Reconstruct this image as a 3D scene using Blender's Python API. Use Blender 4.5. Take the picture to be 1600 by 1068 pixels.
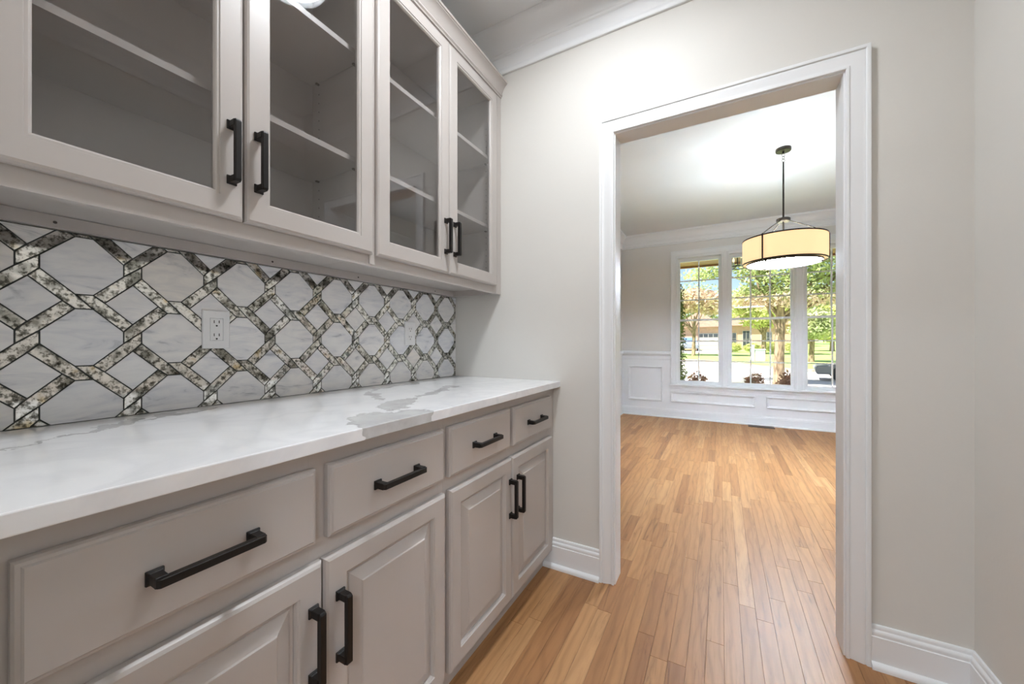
import bpy, bmesh, math, random
import numpy as np
from mathutils import Vector

for o in list(bpy.data.objects):
    bpy.data.objects.remove(o, do_unlink=True)
scene = bpy.context.scene
C = scene.collection
random.seed(7)
RNG = np.random.default_rng(11)
R = math.radians

# ------------------------------------------------------------------ camera
cam_data = bpy.data.cameras.new('camera')
cam_data.sensor_fit = 'HORIZONTAL'
cam_data.sensor_width = 36.0
cam_data.lens = 588.14 / 1600 * 36.0
cam_data.shift_y = 1.65 / 1600
cam_data.clip_start = 0.02
cam_data.clip_end = 500
cam = bpy.data.objects.new('camera', cam_data)
cam.location = (1.3361, 0.0, 1.1007)
cam.rotation_euler = (R(90), 0, R(29.009))
C.objects.link(cam)
scene.camera = cam

# ------------------------------------------------------------------ world, sun, exposure
world = bpy.data.worlds.new('sky_world')
scene.world = world
world.use_nodes = True
wn = world.node_tree.nodes
wl = world.node_tree.links
wn.clear()
sky = wn.new('ShaderNodeTexSky')
sky.sky_type = 'NISHITA'
sky.sun_disc = False
sky.sun_elevation = R(52)
sky.sun_rotation = R(140)
sky.air_density = 1.0
sky.dust_density = 0.6
bg = wn.new('ShaderNodeBackground')
bg.inputs['Strength'].default_value = 0.16
wo = wn.new('ShaderNodeOutputWorld')
wl.new(sky.outputs[0], bg.inputs[0])
wl.new(bg.outputs[0], wo.inputs[0])

sun_d = bpy.data.lights.new('sun', 'SUN')
sun_d.energy = 12.0
sun_d.angle = R(0.6)
sun_d.color = (1.0, 0.95, 0.86)
sun = bpy.data.objects.new('sun', sun_d)
sun_dir = Vector((-0.50, -0.42, 1.0)).normalized()      # towards the sun, behind the house
sun.rotation_euler = sun_dir.to_track_quat('Z', 'Y').to_euler()
sun.location = (10, -10, 30)
C.objects.link(sun)

vs = scene.view_settings
vs.view_transform = 'Standard'
vs.look = 'None'
vs.exposure = 0.27
vs.gamma = 1.0
vs.use_curve_mapping = False

PANTRY_LIGHT = 94.0      # emission of the ceiling light's diffuser
KITCHEN_FILL = 138.0     # emission of four fill lamps added in the unseen kitchen
PENDANT_BULB = 12.5       # watts of each of the three pendant bulbs
PENDANT_PLATE = 98.0

# ------------------------------------------------------------------ materials
MATS = {}


def new_mat(name):
    m = bpy.data.materials.new(name)
    m.use_nodes = True
    nt = m.node_tree
    b = nt.nodes['Principled BSDF']
    MATS[name] = m
    return m, nt, b


def N(nt, kind, **kw):
    n = nt.nodes.new(kind)
    for k, v in kw.items():
        if k.startswith('i_'):
            n.inputs[k[2:].replace('_', ' ')].default_value = v
        else:
            setattr(n, k, v)
    return n


def ramp(nt, stops, src=None, interp='LINEAR'):
    r = nt.nodes.new('ShaderNodeValToRGB')
    r.color_ramp.interpolation = interp
    el = r.color_ramp.elements
    while len(el) < len(stops):
        el.new(0.5)
    for e, (p, c) in zip(el, stops):
        e.position = p
        e.color = (*c, 1) if len(c) == 3 else c
    if src is not None:
        nt.links.new(src, r.inputs[0])
    return r


def srgb(r, g, b):
    def f(c):
        c /= 255.0
        return c / 12.92 if c <= 0.04045 else ((c + 0.055) / 1.055) ** 2.4
    return (f(r), f(g), f(b))


def paint(name, col, rough=0.45, var=0.03, bump=0.02, scale=60.0, spec=0.5):
    m, nt, b = new_mat(name)
    geo = N(nt, 'ShaderNodeNewGeometry')
    n1 = N(nt, 'ShaderNodeTexNoise')
    n1.inputs['Scale'].default_value = 3.0
    nt.links.new(geo.outputs['Position'], n1.inputs['Vector'])
    lo = tuple(c * (1 - var) for c in col)
    hi = tuple(min(1, c * (1 + var)) for c in col)
    rp = ramp(nt, [(0.3, lo), (0.7, hi)], n1.outputs['Fac'])
    nt.links.new(rp.outputs[0], b.inputs['Base Color'])
    b.inputs['Roughness'].default_value = rough
    b.inputs['Specular IOR Level'].default_value = spec
    if bump:
        n2 = N(nt, 'ShaderNodeTexNoise')
        n2.inputs['Scale'].default_value = scale
        n2.inputs['Detail'].default_value = 3
        nt.links.new(geo.outputs['Position'], n2.inputs['Vector'])
        bp = N(nt, 'ShaderNodeBump')
        bp.inputs['Strength'].default_value = bump
        bp.inputs['Distance'].default_value = 0.01
        nt.links.new(n2.outputs['Fac'], bp.inputs['Height'])
        nt.links.new(bp.outputs[0], b.inputs['Normal'])
    return m


paint('wall_paint', srgb(222, 219, 213), 0.55, 0.012, 0.03, 90, 0.3)
paint('dining_wall_paint', srgb(226, 224, 220), 0.55, 0.012, 0.03, 90)
paint('trim_white', srgb(240, 241, 242), 0.42, 0.01, 0.015, 40)
paint('ceiling_paint', srgb(236, 236, 236), 0.8, 0.01, 0.02, 120)
paint('cabinet_paint', srgb(188, 181, 176), 0.34, 0.012, 0.012, 70)
paint('outlet_white', srgb(236, 236, 236), 0.3, 0.0, 0.0)
paint('slot_black', (0.012, 0.012, 0.012), 0.5, 0.0, 0.0)
paint('handle_black', srgb(24, 20, 18), 0.42, 0.05, 0.0, spec=0.3)
paint('screw_dark', srgb(60, 52, 46), 0.4, 0.0, 0.0)
paint('pendant_bronze', srgb(52, 46, 42), 0.3, 0.05, 0.0)
MATS['pendant_bronze'].node_tree.nodes['Principled BSDF'].inputs['Metallic'].default_value = 0.7
paint('chain_nickel', srgb(150, 145, 140), 0.25, 0.0, 0.0)
MATS['chain_nickel'].node_tree.nodes['Principled BSDF'].inputs['Metallic'].default_value = 1.0
paint('vent_bronze', srgb(74, 50, 34), 0.4, 0.05, 0.0)
paint('soffit_wood', srgb(158, 106, 66), 0.6, 0.12, 0.05, 20)
paint('concrete', srgb(225, 220, 212), 0.85, 0.05, 0.05, 8)
paint('asphalt', srgb(214, 209, 203), 0.9, 0.05, 0.1, 12)
paint('kerb', srgb(196, 178, 150), 0.85, 0.05, 0.05, 8)
paint('brick', srgb(205, 168, 148), 0.85, 0.08, 0.1, 12)
paint('roof_shingle', srgb(150, 122, 104), 0.9, 0.15, 0.2, 6)
paint('siding_white', srgb(196, 192, 188), 0.7, 0.02, 0.02)
paint('car_silver', srgb(140, 148, 160), 0.3, 0.02, 0.0)
paint('car_grey', srgb(120, 122, 126), 0.3, 0.02, 0.0)
paint('tyre', srgb(40, 40, 40), 0.8, 0.05, 0.0)
paint('dark_glass', srgb(66, 72, 80), 0.1, 0.05, 0.0)
paint('blue_glass', srgb(110, 142, 190), 0.1, 0.05, 0.0)
paint('stone_grey', srgb(150, 148, 146), 0.85, 0.15, 0.3, 9)
paint('plastic_white', srgb(206, 212, 224), 0.5, 0.01, 0.0)
paint('earth', srgb(150, 120, 96), 0.95, 0.15, 0.3, 8)


def foliage(name, cols, scale=0.9, transl=0.35):
    m, nt, b = new_mat(name)
    geo = N(nt, 'ShaderNodeNewGeometry')
    n1 = N(nt, 'ShaderNodeTexNoise')
    n1.inputs['Scale'].default_value = scale
    n1.inputs['Detail'].default_value = 6
    n1.inputs['Roughness'].default_value = 0.75
    nt.links.new(geo.outputs['Position'], n1.inputs['Vector'])
    k = len(cols)
    rp = ramp(nt, [(0.32 + 0.36 * i / (k - 1), c) for i, c in enumerate(cols)], n1.outputs['Fac'])
    nt.links.new(rp.outputs[0], b.inputs['Base Color'])
    b.inputs['Roughness'].default_value = 0.6
    tr = N(nt, 'ShaderNodeBsdfTranslucent')
    nt.links.new(rp.outputs[0], tr.inputs['Color'])
    mx = N(nt, 'ShaderNodeMixShader')
    mx.inputs[0].default_value = transl
    out = nt.nodes['Material Output']
    nt.links.new(b.outputs[0], mx.inputs[1])
    nt.links.new(tr.outputs[0], mx.inputs[2])
    nt.links.new(mx.outputs[0], out.inputs[0])
    return m


foliage('leaf_oak', [srgb(138, 152, 98), srgb(182, 194, 132), srgb(218, 224, 172)])
foliage('leaf_yellow', [srgb(160, 170, 100), srgb(204, 208, 132), srgb(230, 228, 176)])
foliage('leaf_pink', [srgb(190, 166, 144), srgb(224, 202, 182), srgb(206, 204, 150)])
foliage('leaf_far', [srgb(148, 164, 112), srgb(186, 194, 142), srgb(214, 208, 172)])
foliage('leaf_red', [srgb(128, 84, 74), srgb(186, 138, 120), srgb(214, 178, 150)], 6)
foliage('leaf_evergreen', [srgb(52, 66, 44), srgb(96, 112, 64), srgb(170, 188, 80)], 2.5)
foliage('grass', [srgb(150, 180, 92), srgb(172, 200, 112), srgb(196, 214, 138)], 0.5, 0.1)

# bark
m, nt, b = new_mat('bark')
geo = N(nt, 'ShaderNodeNewGeometry')
mp = N(nt, 'ShaderNodeMapping')
mp.inputs['Scale'].default_value = (9, 9, 2.2)
nt.links.new(geo.outputs['Position'], mp.inputs['Vector'])
n1 = N(nt, 'ShaderNodeTexNoise')
n1.inputs['Scale'].default_value = 1.4
n1.inputs['Detail'].default_value = 6
nt.links.new(mp.outputs[0], n1.inputs['Vector'])
rp = ramp(nt, [(0.35, srgb(104, 86, 68)), (0.65, srgb(176, 154, 128))], n1.outputs['Fac'])
nt.links.new(rp.outputs[0], b.inputs['Base Color'])
b.inputs['Roughness'].default_value = 0.9
bp = N(nt, 'ShaderNodeBump')
bp.inputs['Strength'].default_value = 0.5
nt.links.new(n1.outputs['Fac'], bp.inputs['Height'])
nt.links.new(bp.outputs[0], b.inputs['Normal'])

# thin clear glass: part mirror, part clear by Fresnel


def glass(name, tint, boost=1.0):
    m, nt, b = new_mat(name)
    nt.nodes.remove(b)
    lw = N(nt, 'ShaderNodeLayerWeight')
    lw.inputs['Blend'].default_value = 0.5
    pw = N(nt, 'ShaderNodeMath', operation='POWER')
    pw.inputs[1].default_value = 5.0
    nt.links.new(lw.outputs['Facing'], pw.inputs[0])
    mul = N(nt, 'ShaderNodeMath', operation='MULTIPLY_ADD')
    mul.inputs[1].default_value = 0.9 * boost
    mul.inputs[2].default_value = 0.04 * boost
    mul.use_clamp = True
    nt.links.new(pw.outputs[0], mul.inputs[0])
    tr = N(nt, 'ShaderNodeBsdfTransparent')
    tr.inputs[0].default_value = (*tint, 1)
    gl = N(nt, 'ShaderNodeBsdfGlossy')
    gl.inputs['Roughness'].default_value = 0.01
    mx = N(nt, 'ShaderNodeMixShader')
    nt.links.new(mul.outputs[0], mx.inputs[0])
    nt.links.new(tr.outputs[0], mx.inputs[1])
    nt.links.new(gl.outputs[0], mx.inputs[2])
    nt.links.new(mx.outputs[0], nt.nodes['Material Output'].inputs[0])
    return m


glass('cabinet_glass', (0.93, 0.93, 0.93), 1.7)
glass('window_glass', (0.98, 0.985, 0.985), 0.5)


def emitter(name, base, col, strength, rough=0.6):
    m, nt, b = new_mat(name)
    b.inputs['Base Color'].default_value = (*base, 1)
    b.inputs['Roughness'].default_value = rough
    b.inputs['Emission Color'].default_value = (*col, 1)
    b.inputs['Emission Strength'].default_value = strength
    return m


emitter('ceiling_light_diffuser', (0.9, 0.9, 0.9), (0.93, 0.98, 1.03), PANTRY_LIGHT)
emitter('kitchen_fill_diffuser', (0.9, 0.9, 0.9), (0.86, 0.97, 1.08), KITCHEN_FILL)
emitter('lamp_shade_lit', srgb(250, 224, 180), srgb(255, 216, 164), 0.72)
emitter('lamp_plate_lit', (0.9, 0.86, 0.78), (0.80, 0.93, 1.10), PENDANT_PLATE)
emitter('candle_bulb', (0.9, 0.85, 0.75), srgb(255, 235, 200), 1.0)

# oak strip floor: board tone from the 'rnd' attribute, grain in the board's UV space
m, nt, b = new_mat('oak_floor')
at = N(nt, 'ShaderNodeAttribute', attribute_name='rnd')
uv = N(nt, 'ShaderNodeUVMap', uv_map='UVMap')
mp = N(nt, 'ShaderNodeMapping')
mp.inputs['Scale'].default_value = (2.6, 34, 1)
nt.links.new(uv.outputs[0], mp.inputs['Vector'])
g1 = N(nt, 'ShaderNodeTexNoise')
g1.inputs['Scale'].default_value = 1.0
g1.inputs['Detail'].default_value = 7
g1.inputs['Roughness'].default_value = 0.62
g1.inputs['Distortion'].default_value = 1.6
nt.links.new(mp.outputs[0], g1.inputs['Vector'])
mp2 = N(nt, 'ShaderNodeMapping')
mp2.inputs['Scale'].default_value = (2.6, 9, 1)
nt.links.new(uv.outputs[0], mp2.inputs['Vector'])
w1 = N(nt, 'ShaderNodeTexWave', wave_type='BANDS', bands_direction='Y')
w1.inputs['Scale'].default_value = 0.85
w1.inputs['Distortion'].default_value = 9.0
w1.inputs['Detail'].default_value = 2.0
w1.inputs['Detail Scale'].default_value = 1.0
nt.links.new(mp2.outputs[0], w1.inputs['Vector'])
tone = ramp(nt, [(0.0, srgb(150, 104, 66)), (0.25, srgb(169, 122, 79)), (0.6, srgb(181, 135, 90)), (1.0, srgb(193, 149, 104))], at.outputs['Fac'])
grain = ramp(nt, [(0.28, (0.42, 0.36, 0.31)), (0.42, (0.86, 0.84, 0.82)), (0.60, (1.0, 1.0, 1.0)), (0.8, (1.06, 1.06, 1.05))], g1.outputs['Fac'])
wav = ramp(nt, [(0.0, (0.72, 0.66, 0.60)), (0.30, (0.96, 0.95, 0.94)), (1.0, (1.03, 1.03, 1.03))], w1.outputs['Fac'])
mx1 = N(nt, 'ShaderNodeMix', data_type='RGBA', blend_type='MULTIPLY')
mx1.inputs[0].default_value = 0.9
nt.links.new(tone.outputs[0], mx1.inputs[6])
nt.links.new(grain.outputs[0], mx1.inputs[7])
mx2 = N(nt, 'ShaderNodeMix', data_type='RGBA', blend_type='MULTIPLY')
mx2.inputs[0].default_value = 0.5
nt.links.new(mx1.outputs[2], mx2.inputs[6])
nt.links.new(wav.outputs[0], mx2.inputs[7])
nt.links.new(mx2.outputs[2], b.inputs['Base Color'])
b.inputs['Roughness'].default_value = 0.36
rr = N(nt, 'ShaderNodeMapRange')
rr.inputs[3].default_value = 0.36
rr.inputs[4].default_value = 0.52
nt.links.new(g1.outputs['Fac'], rr.inputs[0])
nt.links.new(rr.outputs[0], b.inputs['Roughness'])
bp = N(nt, 'ShaderNodeBump')
bp.inputs['Strength'].default_value = 0.06
bp.inputs['Distance'].default_value = 0.004
nt.links.new(g1.outputs['Fac'], bp.inputs['Height'])
nt.links.new(bp.outputs[0], b.inputs['Normal'])
paint('floor_gap', srgb(96, 64, 42), 0.8, 0.0, 0.0)

# marble field tiles
m, nt, b = new_mat('marble_tile')
oi = N(nt, 'ShaderNodeObjectInfo')
geo = N(nt, 'ShaderNodeNewGeometry')
off = N(nt, 'ShaderNodeVectorMath', operation='SCALE')
cmb = N(nt, 'ShaderNodeCombineXYZ')
nt.links.new(oi.outputs['Random'], cmb.inputs[0])
nt.links.new(oi.outputs['Random'], cmb.inputs[1])
nt.links.new(oi.outputs['Random'], cmb.inputs[2])
nt.links.new(cmb.outputs[0], off.inputs[0])
off.inputs['Scale'].default_value = 37.0
addv = N(nt, 'ShaderNodeVectorMath', operation='ADD')
nt.links.new(geo.outputs['Position'], addv.inputs[0])
nt.links.new(off.outputs[0], addv.inputs[1])
rot = N(nt, 'ShaderNodeMapping')
rot.inputs['Rotation'].default_value = (R(35), 0, 0)
rot.inputs['Scale'].default_value = (1, 3.0, 11)
nt.links.new(addv.outputs[0], rot.inputs['Vector'])
n1 = N(nt, 'ShaderNodeTexNoise')
n1.inputs['Scale'].default_value = 2.6
n1.inputs['Detail'].default_value = 8
n1.inputs['Roughness'].default_value = 0.6
n1.inputs['Distortion'].default_value = 1.4
nt.links.new(rot.outputs[0], n1.inputs['Vector'])
base = ramp(nt, [(0.24, srgb(165, 168, 173)), (0.40, srgb(226, 226, 228)), (0.56, srgb(238, 237, 236)), (0.8, srgb(245, 244, 242))], n1.outputs['Fac'])
warm = ramp(nt, [(0.0, (0.95, 0.965, 1.0)), (0.45, (1, 1, 1)), (0.85, (1, 0.985, 0.965)), (1.0, (1.0, 0.96, 0.90))], oi.outputs['Random'])
mx = N(nt, 'ShaderNodeMix', data_type='RGBA', blend_type='MULTIPLY')
mx.inputs[0].default_value = 1.0
nt.links.new(base.outputs[0], mx.inputs[6])
nt.links.new(warm.outputs[0], mx.inputs[7])
nt.links.new(mx.outputs[2], b.inputs['Base Color'])
b.inputs['Roughness'].default_value = 0.30

# antique mirror strips: silvered glass with dark foxing and yellowed patches
m, nt, b = new_mat('antique_mirror')
oi = N(nt, 'ShaderNodeObjectInfo')
geo = N(nt, 'ShaderNodeNewGeometry')
cmb = N(nt, 'ShaderNodeCombineXYZ')
for i in range(3):
    nt.links.new(oi.outputs['Random'], cmb.inputs[i])
off = N(nt, 'ShaderNodeVectorMath', operation='SCALE')
off.inputs['Scale'].default_value = 23.0
nt.links.new(cmb.outputs[0], off.inputs[0])
addv = N(nt, 'ShaderNodeVectorMath', operation='ADD')
nt.links.new(geo.outputs['Position'], addv.inputs[0])
nt.links.new(off.outputs[0], addv.inputs[1])
n1 = N(nt, 'ShaderNodeTexNoise')
n1.inputs['Scale'].default_value = 85
n1.inputs['Detail'].default_value = 5
n1.inputs['Roughness'].default_value = 0.65
nt.links.new(addv.outputs[0], n1.inputs['Vector'])
n2 = N(nt, 'ShaderNodeTexNoise')
n2.inputs['Scale'].default_value = 22
n2.inputs['Detail'].default_value = 3
nt.links.new(addv.outputs[0], n2.inputs['Vector'])
silver = ramp(nt, [(0.36, srgb(84, 84, 78)), (0.45, srgb(150, 149, 142)), (0.52, srgb(230, 230, 225)), (0.70, srgb(246, 246, 242))], n1.outputs['Fac'])
yel = ramp(nt, [(0.36, srgb(140, 140, 134)), (0.50, (1, 1, 1)), (0.62, (1, 1, 1)), (0.74, srgb(236, 216, 176))], n2.outputs['Fac'])
mx = N(nt, 'ShaderNodeMix', data_type='RGBA', blend_type='MULTIPLY')
mx.inputs[0].default_value = 0.9
nt.links.new(silver.outputs[0], mx.inputs[6])
nt.links.new(yel.outputs[0], mx.inputs[7])
nt.links.new(mx.outputs[2], b.inputs['Base Color'])
b.inputs['Metallic'].default_value = 0.95
b.inputs['Roughness'].default_value = 0.07
paint('grout', srgb(70, 73, 70), 0.85, 0.05, 0.0)

# white quartz top with soft grey vein patches in the stone
m, nt, b = new_mat('quartz')
geo = N(nt, 'ShaderNodeNewGeometry')
nz = N(nt, 'ShaderNodeTexNoise')
nz.inputs['Scale'].default_value = 9.0
nz.inputs['Detail'].default_value = 5
nz.inputs['Roughness'].default_value = 0.62
nt.links.new(geo.outputs['Position'], nz.inputs['Vector'])
nsub = N(nt, 'ShaderNodeVectorMath', operation='SUBTRACT')
nsub.inputs[1].default_value = (0.5, 0.5, 0.5)
nt.links.new(nz.outputs['Color'], nsub.inputs[0])
nsc = N(nt, 'ShaderNodeVectorMath', operation='SCALE')
nsc.inputs['Scale'].default_value = 0.20
nt.links.new(nsub.outputs[0], nsc.inputs[0])
wob = N(nt, 'ShaderNodeVectorMath', operation='ADD')
nt.links.new(geo.outputs['Position'], wob.inputs[0])
nt.links.new(nsc.outputs[0], wob.inputs[1])
blobs = [  # centre x, y, half length, half width, rotation in the top's plane
    (0.63, 0.68, 0.125, 0.10, 95), (0.46, 0.86, 0.13, 0.045, 120), (0.25, 0.93, 0.13, 0.022, 155),
    (0.355, 1.16, 0.19, 0.028, 106), (0.105, 1.25, 0.26, 0.018, 95), (0.12, 0.30, 0.10, 0.020, 135),
    (0.25, 0.16, 0.10, 0.006, 130), (0.075, 0.45, 0.10, 0.016, 110),
]
prev = None
for (cx, cy, ha, hb, ang) in blobs:
    sep = N(nt, 'ShaderNodeVectorMath', operation='SUBTRACT')
    sep.inputs[1].default_value = (cx, cy, 0.905)
    nt.links.new(wob.outputs[0], sep.inputs[0])
    vr = N(nt, 'ShaderNodeVectorRotate', rotation_type='Z_AXIS')
    vr.inputs['Angle'].default_value = -R(ang)
    nt.links.new(sep.outputs[0], vr.inputs['Vector'])
    dv = N(nt, 'ShaderNodeVectorMath', operation='MULTIPLY')
    dv.inputs[1].default_value = (1 / ha, 1 / hb, 8.0)
    nt.links.new(vr.outputs[0], dv.inputs[0])
    ln = N(nt, 'ShaderNodeVectorMath', operation='LENGTH')
    nt.links.new(dv.outputs[0], ln.inputs[0])
    if prev is None:
        prev = ln.outputs['Value']
    else:
        mn = N(nt, 'ShaderNodeMath', operation='MINIMUM')
        nt.links.new(prev, mn.inputs[0])
        nt.links.new(ln.outputs['Value'], mn.inputs[1])
        prev = mn.outputs[0]
patch = ramp(nt, [(0.0, (1, 1, 1)), (0.40, (0.75, 0.75, 0.75)), (0.485, (1, 1, 1)), (0.50, (0, 0, 0))], None)
half = N(nt, 'ShaderNodeMath', operation='MULTIPLY')
half.inputs[1].default_value = 0.5
nt.links.new(prev, half.inputs[0])
nt.links.new(half.outputs[0], patch.inputs[0])
n3 = N(nt, 'ShaderNodeTexNoise')
n3.inputs['Scale'].default_value = 3.2
n3.inputs['Detail'].default_value = 7
n3.inputs['Distortion'].default_value = 2.0
nt.links.new(geo.outputs['Position'], n3.inputs['Vector'])
field = ramp(nt, [(0.40, srgb(245, 245, 246)), (0.5, srgb(238, 238, 240)), (0.6, srgb(246, 246, 247))], n3.outputs['Fac'])
vein = ramp(nt, [(0.35, srgb(178, 177, 176)), (0.65, srgb(206, 205, 204))], nz.outputs['Fac'])
mx = N(nt, 'ShaderNodeMix', data_type='RGBA')
nt.links.new(patch.outputs[0], mx.inputs[0])
nt.links.new(field.outputs[0], mx.inputs[6])
nt.links.new(vein.outputs[0], mx.inputs[7])
nt.links.new(mx.outputs[2], b.inputs['Base Color'])
b.inputs['Roughness'].default_value = 0.12

# ------------------------------------------------------------------ mesh helpers
ORG = {}      # world origin of each object


class MB:
    def __init__(self):
        self.v = []
        self.f = []

    def add(self, verts, faces):
        n = len(self.v)
        self.v += [tuple(map(float, p)) for p in verts]
        self.f += [tuple(i + n for i in fc) for fc in faces]
        return self

    def box(self, x0, x1, y0, y1, z0, z1):
        return self.add([(x0, y0, z0), (x1, y0, z0), (x1, y1, z0), (x0, y1, z0), (x0, y0, z1), (x1, y0, z1), (x1, y1, z1), (x0, y1, z1)],
                        [(0, 3, 2, 1), (4, 5, 6, 7), (0, 1, 5, 4), (1, 2, 6, 5), (2, 3, 7, 6), (3, 0, 4, 7)])

    def prism(self, pts, axis, a0, a1):
        """2D polygon extruded along an axis; pts are the other two coordinates in xyz order."""
        def P(p, a):
            return {'x': (a, p[0], p[1]), 'y': (p[0], a, p[1]), 'z': (p[0], p[1], a)}[axis]
        n = len(pts)
        vs_ = [P(p, a0) for p in pts] + [P(p, a1) for p in pts]
        fs = [tuple(range(n)), tuple(range(2 * n - 1, n - 1, -1))]
        fs += [(i, (i + 1) % n, n + (i + 1) % n, n + i) for i in range(n)]
        return self.add(vs_, fs)

    def loft(self, rings, ring_closed=True, path_closed=False, cap0=False, cap1=False):
        n = len(rings[0])
        vs_ = [p for r in rings for p in r]
        fs = []
        m_ = len(rings)
        for k in range(m_ if path_closed else m_ - 1):
            a, b_ = k * n, ((k + 1) % m_) * n
            for i in range(n if ring_closed else n - 1):
                j = (i + 1) % n
                fs.append((a + i, a + j, b_ + j, b_ + i))
        if cap0:
            fs.append(tuple(range(n - 1, -1, -1)))
        if cap1:
            fs.append(tuple(range((m_ - 1) * n, m_ * n)))
        return self.add(vs_, fs)

    def tube(self, pts, radii, n=10, caps=True):
        pts = [Vector(p) for p in pts]
        if not isinstance(radii, (list, tuple)):
            radii = [radii] * len(pts)
        rings = []
        for i, p in enumerate(pts):
            d = (pts[min(i + 1, len(pts) - 1)] - pts[max(i - 1, 0)]).normalized()
            up = Vector((0, 0, 1)) if abs(d.z) < 0.9 else Vector((1, 0, 0))
            a = d.cross(up).normalized()
            b_ = d.cross(a).normalized()
            rings.append([tuple(p + (a * math.cos(t) + b_ * math.sin(t)) * radii[i]) for t in [2 * math.pi * k / n for k in range(n)]])
        return self.loft(rings, cap0=caps, cap1=caps)

    def lathe(self, prof, cx, cy, n=48, closed=False):
        rings = [[(cx + r * math.cos(t), cy + r * math.sin(t), z) for t in [2 * math.pi * k / n for k in range(n)]] for r, z in prof]
        return self.loft(rings, path_closed=closed, cap0=not closed, cap1=not closed)

    def torus(self, c, r, r2, normal, n=20, k=8):
        c = Vector(c)
        nrm = Vector(normal).normalized()
        a = nrm.orthogonal().normalized()
        b_ = nrm.cross(a)
        rings = []
        for i in range(n):
            t = 2 * math.pi * i / n
            d = a * math.cos(t) + b_ * math.sin(t)
            rings.append([tuple(c + d * (r + r2 * math.cos(s)) + nrm * r2 * math.sin(s)) for s in [2 * math.pi * j / k for j in range(k)]])
        return self.loft(rings, path_closed=True)

    def mesh(self, name, origin, bevel=0.0, smooth=False, segs=2, recalc=True):
        me = bpy.data.meshes.new(name)
        o = origin
        me.from_pydata([(p[0] - o[0], p[1] - o[1], p[2] - o[2]) for p in self.v], [], self.f)
        if recalc or bevel:
            bm = bmesh.new()
            bm.from_mesh(me)
            if recalc:
                bmesh.ops.recalc_face_normals(bm, faces=bm.faces)
            if bevel:
                ed = [e for e in bm.edges if len(e.link_faces) == 2 and e.calc_face_angle(0) > R(30)]
                bmesh.ops.bevel(bm, geom=ed, offset=bevel, segments=segs, affect='EDGES', profile=0.5, clamp_overlap=True)
            bm.to_mesh(me)
            bm.free()
        if smooth:
            me.polygons.foreach_set('use_smooth', [True] * len(me.polygons))
            try:
                me.set_sharp_from_angle(angle=R(38))
            except Exception:
                pass
        me.update()
        return me

    def origin(self):
        a = np.array(self.v)
        lo, hi = a.min(0), a.max(0)
        return ((lo[0] + hi[0]) / 2, (lo[1] + hi[1]) / 2, lo[2])

    def build(self, name, mat, parent=None, bevel=0.0, smooth=False, segs=2, recalc=True, origin=None):
        o = origin or self.origin()
        me = self.mesh(name, o, bevel, smooth, segs, recalc)
        return link(name, me, mat, parent, o)


def link(name, me, mat, parent, origin):
    if mat and not me.materials:
        me.materials.append(MATS[mat])
    ob = bpy.data.objects.new(name, me)
    C.objects.link(ob)
    ORG[ob.name] = origin
    if parent is not None:
        ob.parent = parent
        po = ORG[parent.name]
        ob.location = tuple(origin[i] - po[i] for i in range(3))
    else:
        ob.location = origin
    return ob


def empty(name, loc, label, cat, group=None):
    e = bpy.data.objects.new(name, None)
    e.empty_display_size = 0.1
    C.objects.link(e)
    e.location = loc
    ORG[e.name] = tuple(loc)
    return tag(e, label, cat, group)


def tag(o, label, cat, group=None):
    o['label'] = label
    o['category'] = cat
    if group:
        o['group'] = group
    return o


def struct(o, label=None):
    o['kind'] = 'structure'
    if label:
        o['label'] = label
    return o


def rect_loops(y0, y1, z0, z1, loops, closed=False, cap0=False, cap1=False, mb=None):
    """nested rectangles facing +x: loops of (inset, x)."""
    rings = []
    for ins, x in loops:
        rings.append([(x, y0 + ins, z0 + ins), (x, y1 - ins, z0 + ins), (x, y1 - ins, z1 - ins), (x, y0 + ins, z1 - ins)])
    return (mb or MB()).loft(rings, path_closed=closed, cap0=cap0, cap1=cap1)


# ================================================================== SETTING
D = 1.7306          # pantry face of the door wall
DB = 1.8285         # dining face of the door wall
Y2 = 6.008          # window wall
XL, XR = -0.026, 3.626   # dining side walls
PX = 2.03           # pantry right wall
HC = 2.743          # ceilings
YP = 0.045          # pantry face of the added near wall (the camera stands in its opening)
YK = -0.10          # kitchen face of that wall
YB = -4.6           # far wall of the added kitchen
KX0, KX1 = -1.5, 3.9  # unseen kitchen, added to send even fill light through the opening

# floor ------------------------------------------------------------
floor = struct(MB().box(KX0 - 0.1, KX1 + 0.1, YB - 0.1, 6.15, -0.12, -0.008).build('floor', 'floor_gap'), 'narrow honey oak strip floor running from pantry into dining room')
W = 0.0572


def in_view(x, y):
    dx, dy = x - 1.3361, y
    a = R(29.009)
    d = -dx * math.sin(a) + dy * math.cos(a)
    r = dx * math.cos(a) + dy * math.sin(a)
    if d < 0.9:
        return False
    u = 800 + 588 * r / d
    if not (640 < u < 1480):
        return False
    if y > D:      # through the opening only
        t = D / y
        xd = 1.3361 + dx * t
        return 0.86 < xd < 1.78
    return x > 0.54


boards = []
for i in range(-26, 69):
    x0 = XL + i * W
    x1 = x0 + W
    xm = (x0 + x1) / 2
    spans = []
    if 0.90 < xm < 1.73:
        spans = [(YB, Y2)]
    else:
        spans.append((YB, YK))
        if 0.52 < xm < PX:
            spans.append((YP, D))
        if XL - 0.02 < xm < XR + 0.02:
            spans.append((DB, Y2))
    for (ya, yb) in spans:
        y = ya - random.uniform(0, 0.5)
        while y < yb:
            L = random.choice([0.32, 0.45, 0.6, 0.75, 0.95, 1.2]) * random.uniform(0.85, 1.15)
            a0, a1 = max(y, ya), min(y + L, yb)
            if a1 - a0 > 0.02:
                boards.append((x0, x1, a0, a1))
            y += L


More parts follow.
